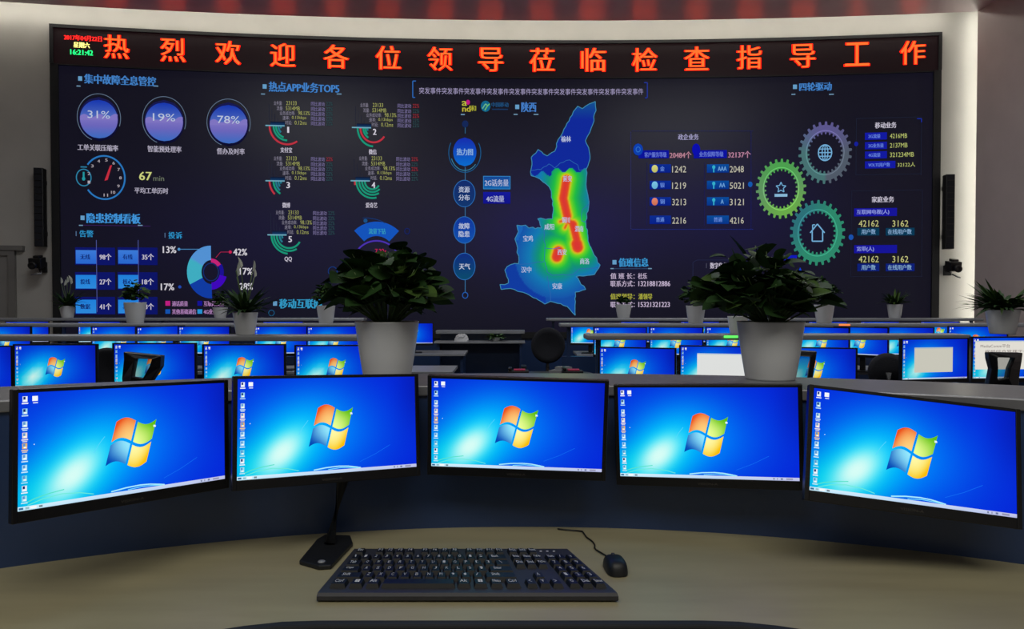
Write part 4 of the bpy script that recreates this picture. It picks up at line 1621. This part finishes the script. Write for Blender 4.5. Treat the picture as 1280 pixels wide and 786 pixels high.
# potted plants on the rails
def small_plant(px, d, wpx, hpx, kind, seed, label, crown):
    base = (pxx(px, d), d + .12, ROWZ)
    k = (d + .12) / F
    t = thing('potted_plant', label, 'potted plant', base, 0, 'small potted plants on the desk rails')
    rt, h = wpx / 2 * k, hpx * k
    pot_parts(t, rt, rt * .74, h)
    cw, chh = crown[0] / 2 * k, crown[1] * k
    if kind == 'bush':
        fo, stm = bushy(seed, 120, cw * .85, chh, h, cw * .45, cw * .3, False)
    elif kind == 'tall':
        fo = spiky(seed, 60, chh * .8, h, cw * .22, 1.3)
        rr = random.Random(seed + 1)
        for q in range(5):
            a = rr.uniform(0, 6.28)
            s = Vector((0, 0, h))
            e = Vector((math.cos(a) * cw * .35, math.sin(a) * cw * .35, h + chh * rr.uniform(.65, .9)))
            fo.tube([s, s.lerp(e, .5), e], .004, M_STEM, 5)
            leaf(fo, e, Vector((rr.uniform(-.3, .3), rr.uniform(-.3, .3), 1)), Vector((1, 0, 0)), chh * .25, cw * .3, mat('flower_white', (200, 205, 190), .6), .4, 0, 5)
    else:
        fo = spiky(seed, 80 if wpx < 30 else 170, chh * 1.05, h, cw * (.2 if wpx < 30 else .13), 1.25 if wpx < 30 else 1.6, .35)
    fo.build('foliage', t)


small_plant(78, 10.3, 18, 15, 'tall', 1, 'small plant with pale flower tips in white pot, far left desk row', (36, 34))
small_plant(162, 7.9, 26, 26, 'bush', 2, 'round bushy plant in white pot on the middle left rail', (38, 27))
small_plant(271, 10.3, 18, 13, 'bush', 3, 'small low plant in white pot just left of the tall spiky one', (28, 20))
small_plant(299, 5.2, 30, 28, 'tall', 4, 'tall spiky plant in white pot on the nearest left rail', (64, 62))
small_plant(404, 7.9, 23, 22, 'bush', 5, 'bushy plant in white pot just left of the big left plant', (40, 30))
small_plant(781, 10.2, 20, 17, 'bush', 6, 'tiny plant in white pot below the duty phone numbers', (22, 12))
small_plant(873, 7.9, 24, 22, 'bush', 7, 'bushy plant in white pot just left of the big right plant', (52, 30))
small_plant(929, 5.35, 26, 22, 'bush', 12, 'white pot mostly hidden behind the big right pot', (30, 20))
small_plant(1036, 7.9, 24, 23, 'bush', 8, 'bushy plant in white pot just right of the big right plant', (46, 32))
small_plant(1124, 10.2, 18, 17, 'spiky', 9, 'small spiky plant in white pot before the household figures', (34, 24))
small_plant(1267, 5.35, 38, 30, 'spiky', 10, 'spiky plant in white pot at the right frame edge', (90, 54))


# ---------------------------------------------------------------- office chairs
def chair(name_label, px, ytop, d, wpx, rz, kind='mesh', group='office chairs at the desks', prof=None):
    top = P(px, ytop, d)
    bw = wpx / F * d
    t = thing('office_chair', name_label, 'chair', (top.x, d, 0), rz, group)
    bz = top.z
    g = MB()
    hb = .5 if kind == 'mesh' else .42
    n = 14
    if kind == 'mesh':
        # frame with a flared top, mesh panel inside
        def half(v):
            return bw / 2 * (.72 + .28 * v ** 1.5)
        o_pts = [(-half(1) * .9, 1), (half(1) * .92, .96), (half(.93), .9), (half(.6), .55), (half(.2) * .85, .08), (-half(.2) * .85, .08), (-half(.6), .55), (-half(.93), .93)]
        i_pts = [(-half(1) * .5, .84), (half(1) * .55, .82), (half(1) * .62, .76), (half(.6) * .6, .5), (half(.2) * .55, .22), (-half(.2) * .55, .22), (-half(.6) * .6, .5), (-half(1) * .58, .78)]
        if prof:
            o_pts, i_pts = [[(x * bw / 2, v) for x, v in q] for q in prof]
        N = len(o_pts)
        for y0 in (0,):
            vs = []
            for pts in (o_pts, i_pts):
                for dy in (-.02, .02):
                    for x, v in pts:
                        vs.append((x, dy + .06 * (1 - v) - .05 * (x / bw * 2) ** 2 * -1, bz - hb + hb * v))
            fs = []
            for i in range(N):
                j = (i + 1) % N
                fs += [(i, j, 2 * N + j, 2 * N + i), (N + j, N + i, 3 * N + i, 3 * N + j), (i, N + i, N + j, j), (2 * N + i, 2 * N + j, 3 * N + j, 3 * N + i)]
            g.add(vs, fs, M_BLACK)
        g.build('backrest', t, .006)
        g = MB()
        g.add([(x, .06 * (1 - v) + .05 * (x / bw * 2) ** 2, bz - hb + hb * v) for x, v in i_pts], [list(range(N))], M_MESH)
        g.build('mesh_panel', t)
    else:
        g.X = Matrix.Translation((0, 0, bz - bw * .55)) @ Matrix.Rotation(R(90), 4, 'X')
        g.lathe([(0, -.035), (bw * .40, -.03), (bw * .5, -.01), (bw * .52, .02), (bw * .46, .045), (bw * .36, .035), (0, .02)], M_FAB, 36)
        g.v = [(x, y, (z - bz + bw * .55) * 1.05 + bz - bw * .55) for x, y, z in g.v]
        g.build('backrest', t)
        hb = bw * 1.1
    g = MB()
    g.tube([(0, .05, bz - hb * .5), (0, .09, bz - hb - .05), (0, .02, .46), (0, -.1, .44)], .022, M_BLACKM)
    g.build('back_support', t)
    g = MB()
    g.box((0, -.2, .48), (.46, .46, .07), M_FAB)
    g.build('seat', t, .03)
    for s in (-1, 1):
        g = MB()
        g.tube([(s * .23, -.05, .46), (s * .28, -.02, .55), (s * .28, 0, .68)], .014, M_BLACKM)
        g.box((s * .28, -.1, .69), (.06, .26, .03), M_BLACKM)
        g.build('armrest', t)
    g = MB()
    g.tube([(0, -.18, .1), (0, -.18, .45)], .026, M_CHROME)
    g.build('gas_lift', t)
    g = MB()
    for k in range(5):
        a = 2 * PI * k / 5
        g.tube([(0, -.18, .12), (math.cos(a) * .28, -.18 + math.sin(a) * .28, .07)], .02, M_BLACKM)
    g.build('base', t)
    for k in range(5):
        a = 2 * PI * k / 5
        g = MB()
        g.X = Matrix.Translation((math.cos(a) * .28, -.18 + math.sin(a) * .28, .03)) @ Matrix.Rotation(R(90), 4, 'X')
        g.lathe([(0, -.02), (.03, -.02), (.03, .02), (0, .02)], M_BLACKM, 14)
        g.build('caster', t)
    return t


chair('black office chair with see-through mesh back before a left desk monitor', 172, 440, 3.95, 58, R(-6), prof=(((-.67, 1), (.93, .96), (.88, .84), (.5, .68), (.3, .4), (-.9, .4), (-1, .7), (-.69, .92)),
      ((-.07, .935), (.62, .925), (.5, .84), (.22, .72), (.2, .715), (-.33, .73), (-.3, .76), (-.12, .9))))
chair('black office chair back just right of the big right pot', 999, 437, 4.15, 44, R(-14), prof=(((-1, 1), (1, .98), (.95, .9), (.8, .7), (.7, .45), (-.7, .45), (-.8, .7), (-.95, .9)),
      ((-.68, .93), (.62, .92), (.6, .87), (.5, .7), (.45, .62), (-.5, .62), (-.52, .7), (-.62, .87))))
chair('black office chair with waisted mesh back at the right frame edge', 1262, 440.5, 4.0, 46, R(4), prof=(((-.97, 1), (1.1, .99), (1.05, .9), (.9, .8), (.9, .5), (-.9, .5), (-.8, .82), (-.93, .93)),
      ((-.63, .947), (.22, .943), (.13, .9), (0, .83), (-.05, .72), (-.54, .70), (-.56, .83), (-.6, .9))))
chair('dark office chair between two right desk monitors', 1110, 441, 6.2, 44, R(160), 'pad')
chair('dark office chair at the left desks seen between two monitors', 134, 434, 6.2, 46, R(20), 'pad')
chair('round-backed black chair standing alone in the centre aisle', 685, 409, 8.5, 41, 0, 'pad', 'office chairs at the desks')

# ---------------------------------------------------------------- centre aisle: front counter and low table
a, b = P(545, 420, 11.0), P(656, 420, 11.0)
ct = thing('front_counter', 'grey two-tier counter in the centre below the video wall', 'counter', ((a.x + b.x) / 2, 11.0, 0))
L = b.x - a.x
MB().box((0, .1, .975), (L, .3, .05), M_RAIL).build('upper_shelf', ct, .008)
MB().box((0, -.12, .835), (L, .4, .03), M_RAIL).build('lower_shelf', ct, .006)
MB().box((0, .15, .41), (L - .1, .05, .82), M_NAVY).box((0, .2, .89), (L - .1, .04, .13), M_NAVY).build('front_board', ct)
for s in (-1, 1):
    MB().box((s * (L / 2 - .06), -.1, .41), (.04, .34, .82), M_NAVY).build('side_board', ct)
q = P(577, 420, 10.8)
g = MB()
rr = random.Random(4)
vs, fs = [], []
NN = 14
for j in range(6):
    for i in range(NN):
        a_ = 2 * PI * i / NN
        rad = .11 * math.cos(j / 5 * PI / 2) ** .7 * rr.uniform(.85, 1.1)
        vs.append((rad * math.cos(a_) * 1.0, rad * math.sin(a_) * .7, .11 * math.sin(j / 5 * PI / 2) * rr.uniform(.85, 1.05)))
for j in range(5):
    for i in range(NN):
        i2 = (i + 1) % NN
        fs.append((j * NN + i, j * NN + i2, (j + 1) * NN + i2, (j + 1) * NN + i))
fs.append(list(range(NN))[::-1])
g.add(vs, fs, M_POT)
o = g.build('paper_bundle')
o.location = (q.x, 10.78, .85)
tag(o, 'crumpled white paper bundle on the centre counter left of the plant', 'paper')
q = P(620, 420, 10.8)
t = thing('potted_plant', 'low pale-green plant on the centre counter below the video wall', 'potted plant', (q.x, 10.8, .85))
pot_parts(t, .06, .05, .06)
rr = random.Random(8)
fo = MB()
for i in range(70):
    a_ = rr.uniform(0, 2 * PI)
    leaf(fo, Vector((math.cos(a_) * .03, math.sin(a_) * .03, .05)), Vector((math.cos(a_), math.sin(a_), rr.uniform(.1, 1))), Vector((0, 0, 1)), rr.uniform(.08, .17), .05, M_LEAF2 if i % 3 else mat('leaf_pale', (120, 160, 110), .5), .2, .3, 5)
fo.build('foliage', t)
a, b = P(636, 463, 7.2), P(742, 463, 7.2)
lt = thing('low_table', 'dark rounded table in the centre aisle behind the middle monitor', 'table', ((a.x + b.x) / 2, 7.2, 0))
L = b.x - a.x
n = 32
pts = [(L / 2 * math.copysign(abs(math.cos(2 * PI * i / n)) ** .6, math.cos(2 * PI * i / n)), .28 * math.copysign(abs(math.sin(2 * PI * i / n)) ** .6, math.sin(2 * PI * i / n))) for i in range(n)]
MB().prism(pts, .70, .73, mat('dark_table', (58, 60, 66), .35, noise=.1)).build('tabletop', lt)
for sx in (-1, 1):
    for sy in (-1, 1):
        MB().tube([(sx * L * .38, sy * .18, 0), (sx * L * .38, sy * .18, .70)], .02, M_BLACKM).build('leg', lt)
for px, lab in ((648, 'small dark telephone with a pink top, left on the aisle table'), (715, 'small dark telephone with a pink top, right on the aisle table')):
    q = P(px, 463, 7.2)
    t = thing('telephone', lab, 'telephone', (q.x, 7.15, .7305), 0, 'telephones on the aisle table')
    MB().box((0, 0, .02), (.2, .16, .04), M_BLACKM, rx=.0).build('phone_body', t, .006)
    MB().box((.01, -.01, .046), (.11, .09, .012), mat('pink_plastic', (190, 50, 90), .5)).build('pink_cover', t, label='pink cover')
    MB().box((-.08, 0, .055), (.035, .17, .028), M_BLACK).build('handset', t, .008)
q = P(704, 457, 7.25)
g = MB()
g.prism([(-.14, -.07), (.14, -.07), (.1, .06), (-.06, .08)], 0, .03, M_RAIL).prism([(-.08, -.04), (.09, -.04), (.06, .04), (-.04, .05)], .03, .06, M_RAIL)
o = g.build('document_stack')
o.location = (q.x, 7.32, .7305)
tag(o, 'pale stack of papers on the aisle table between the telephones', 'paper')
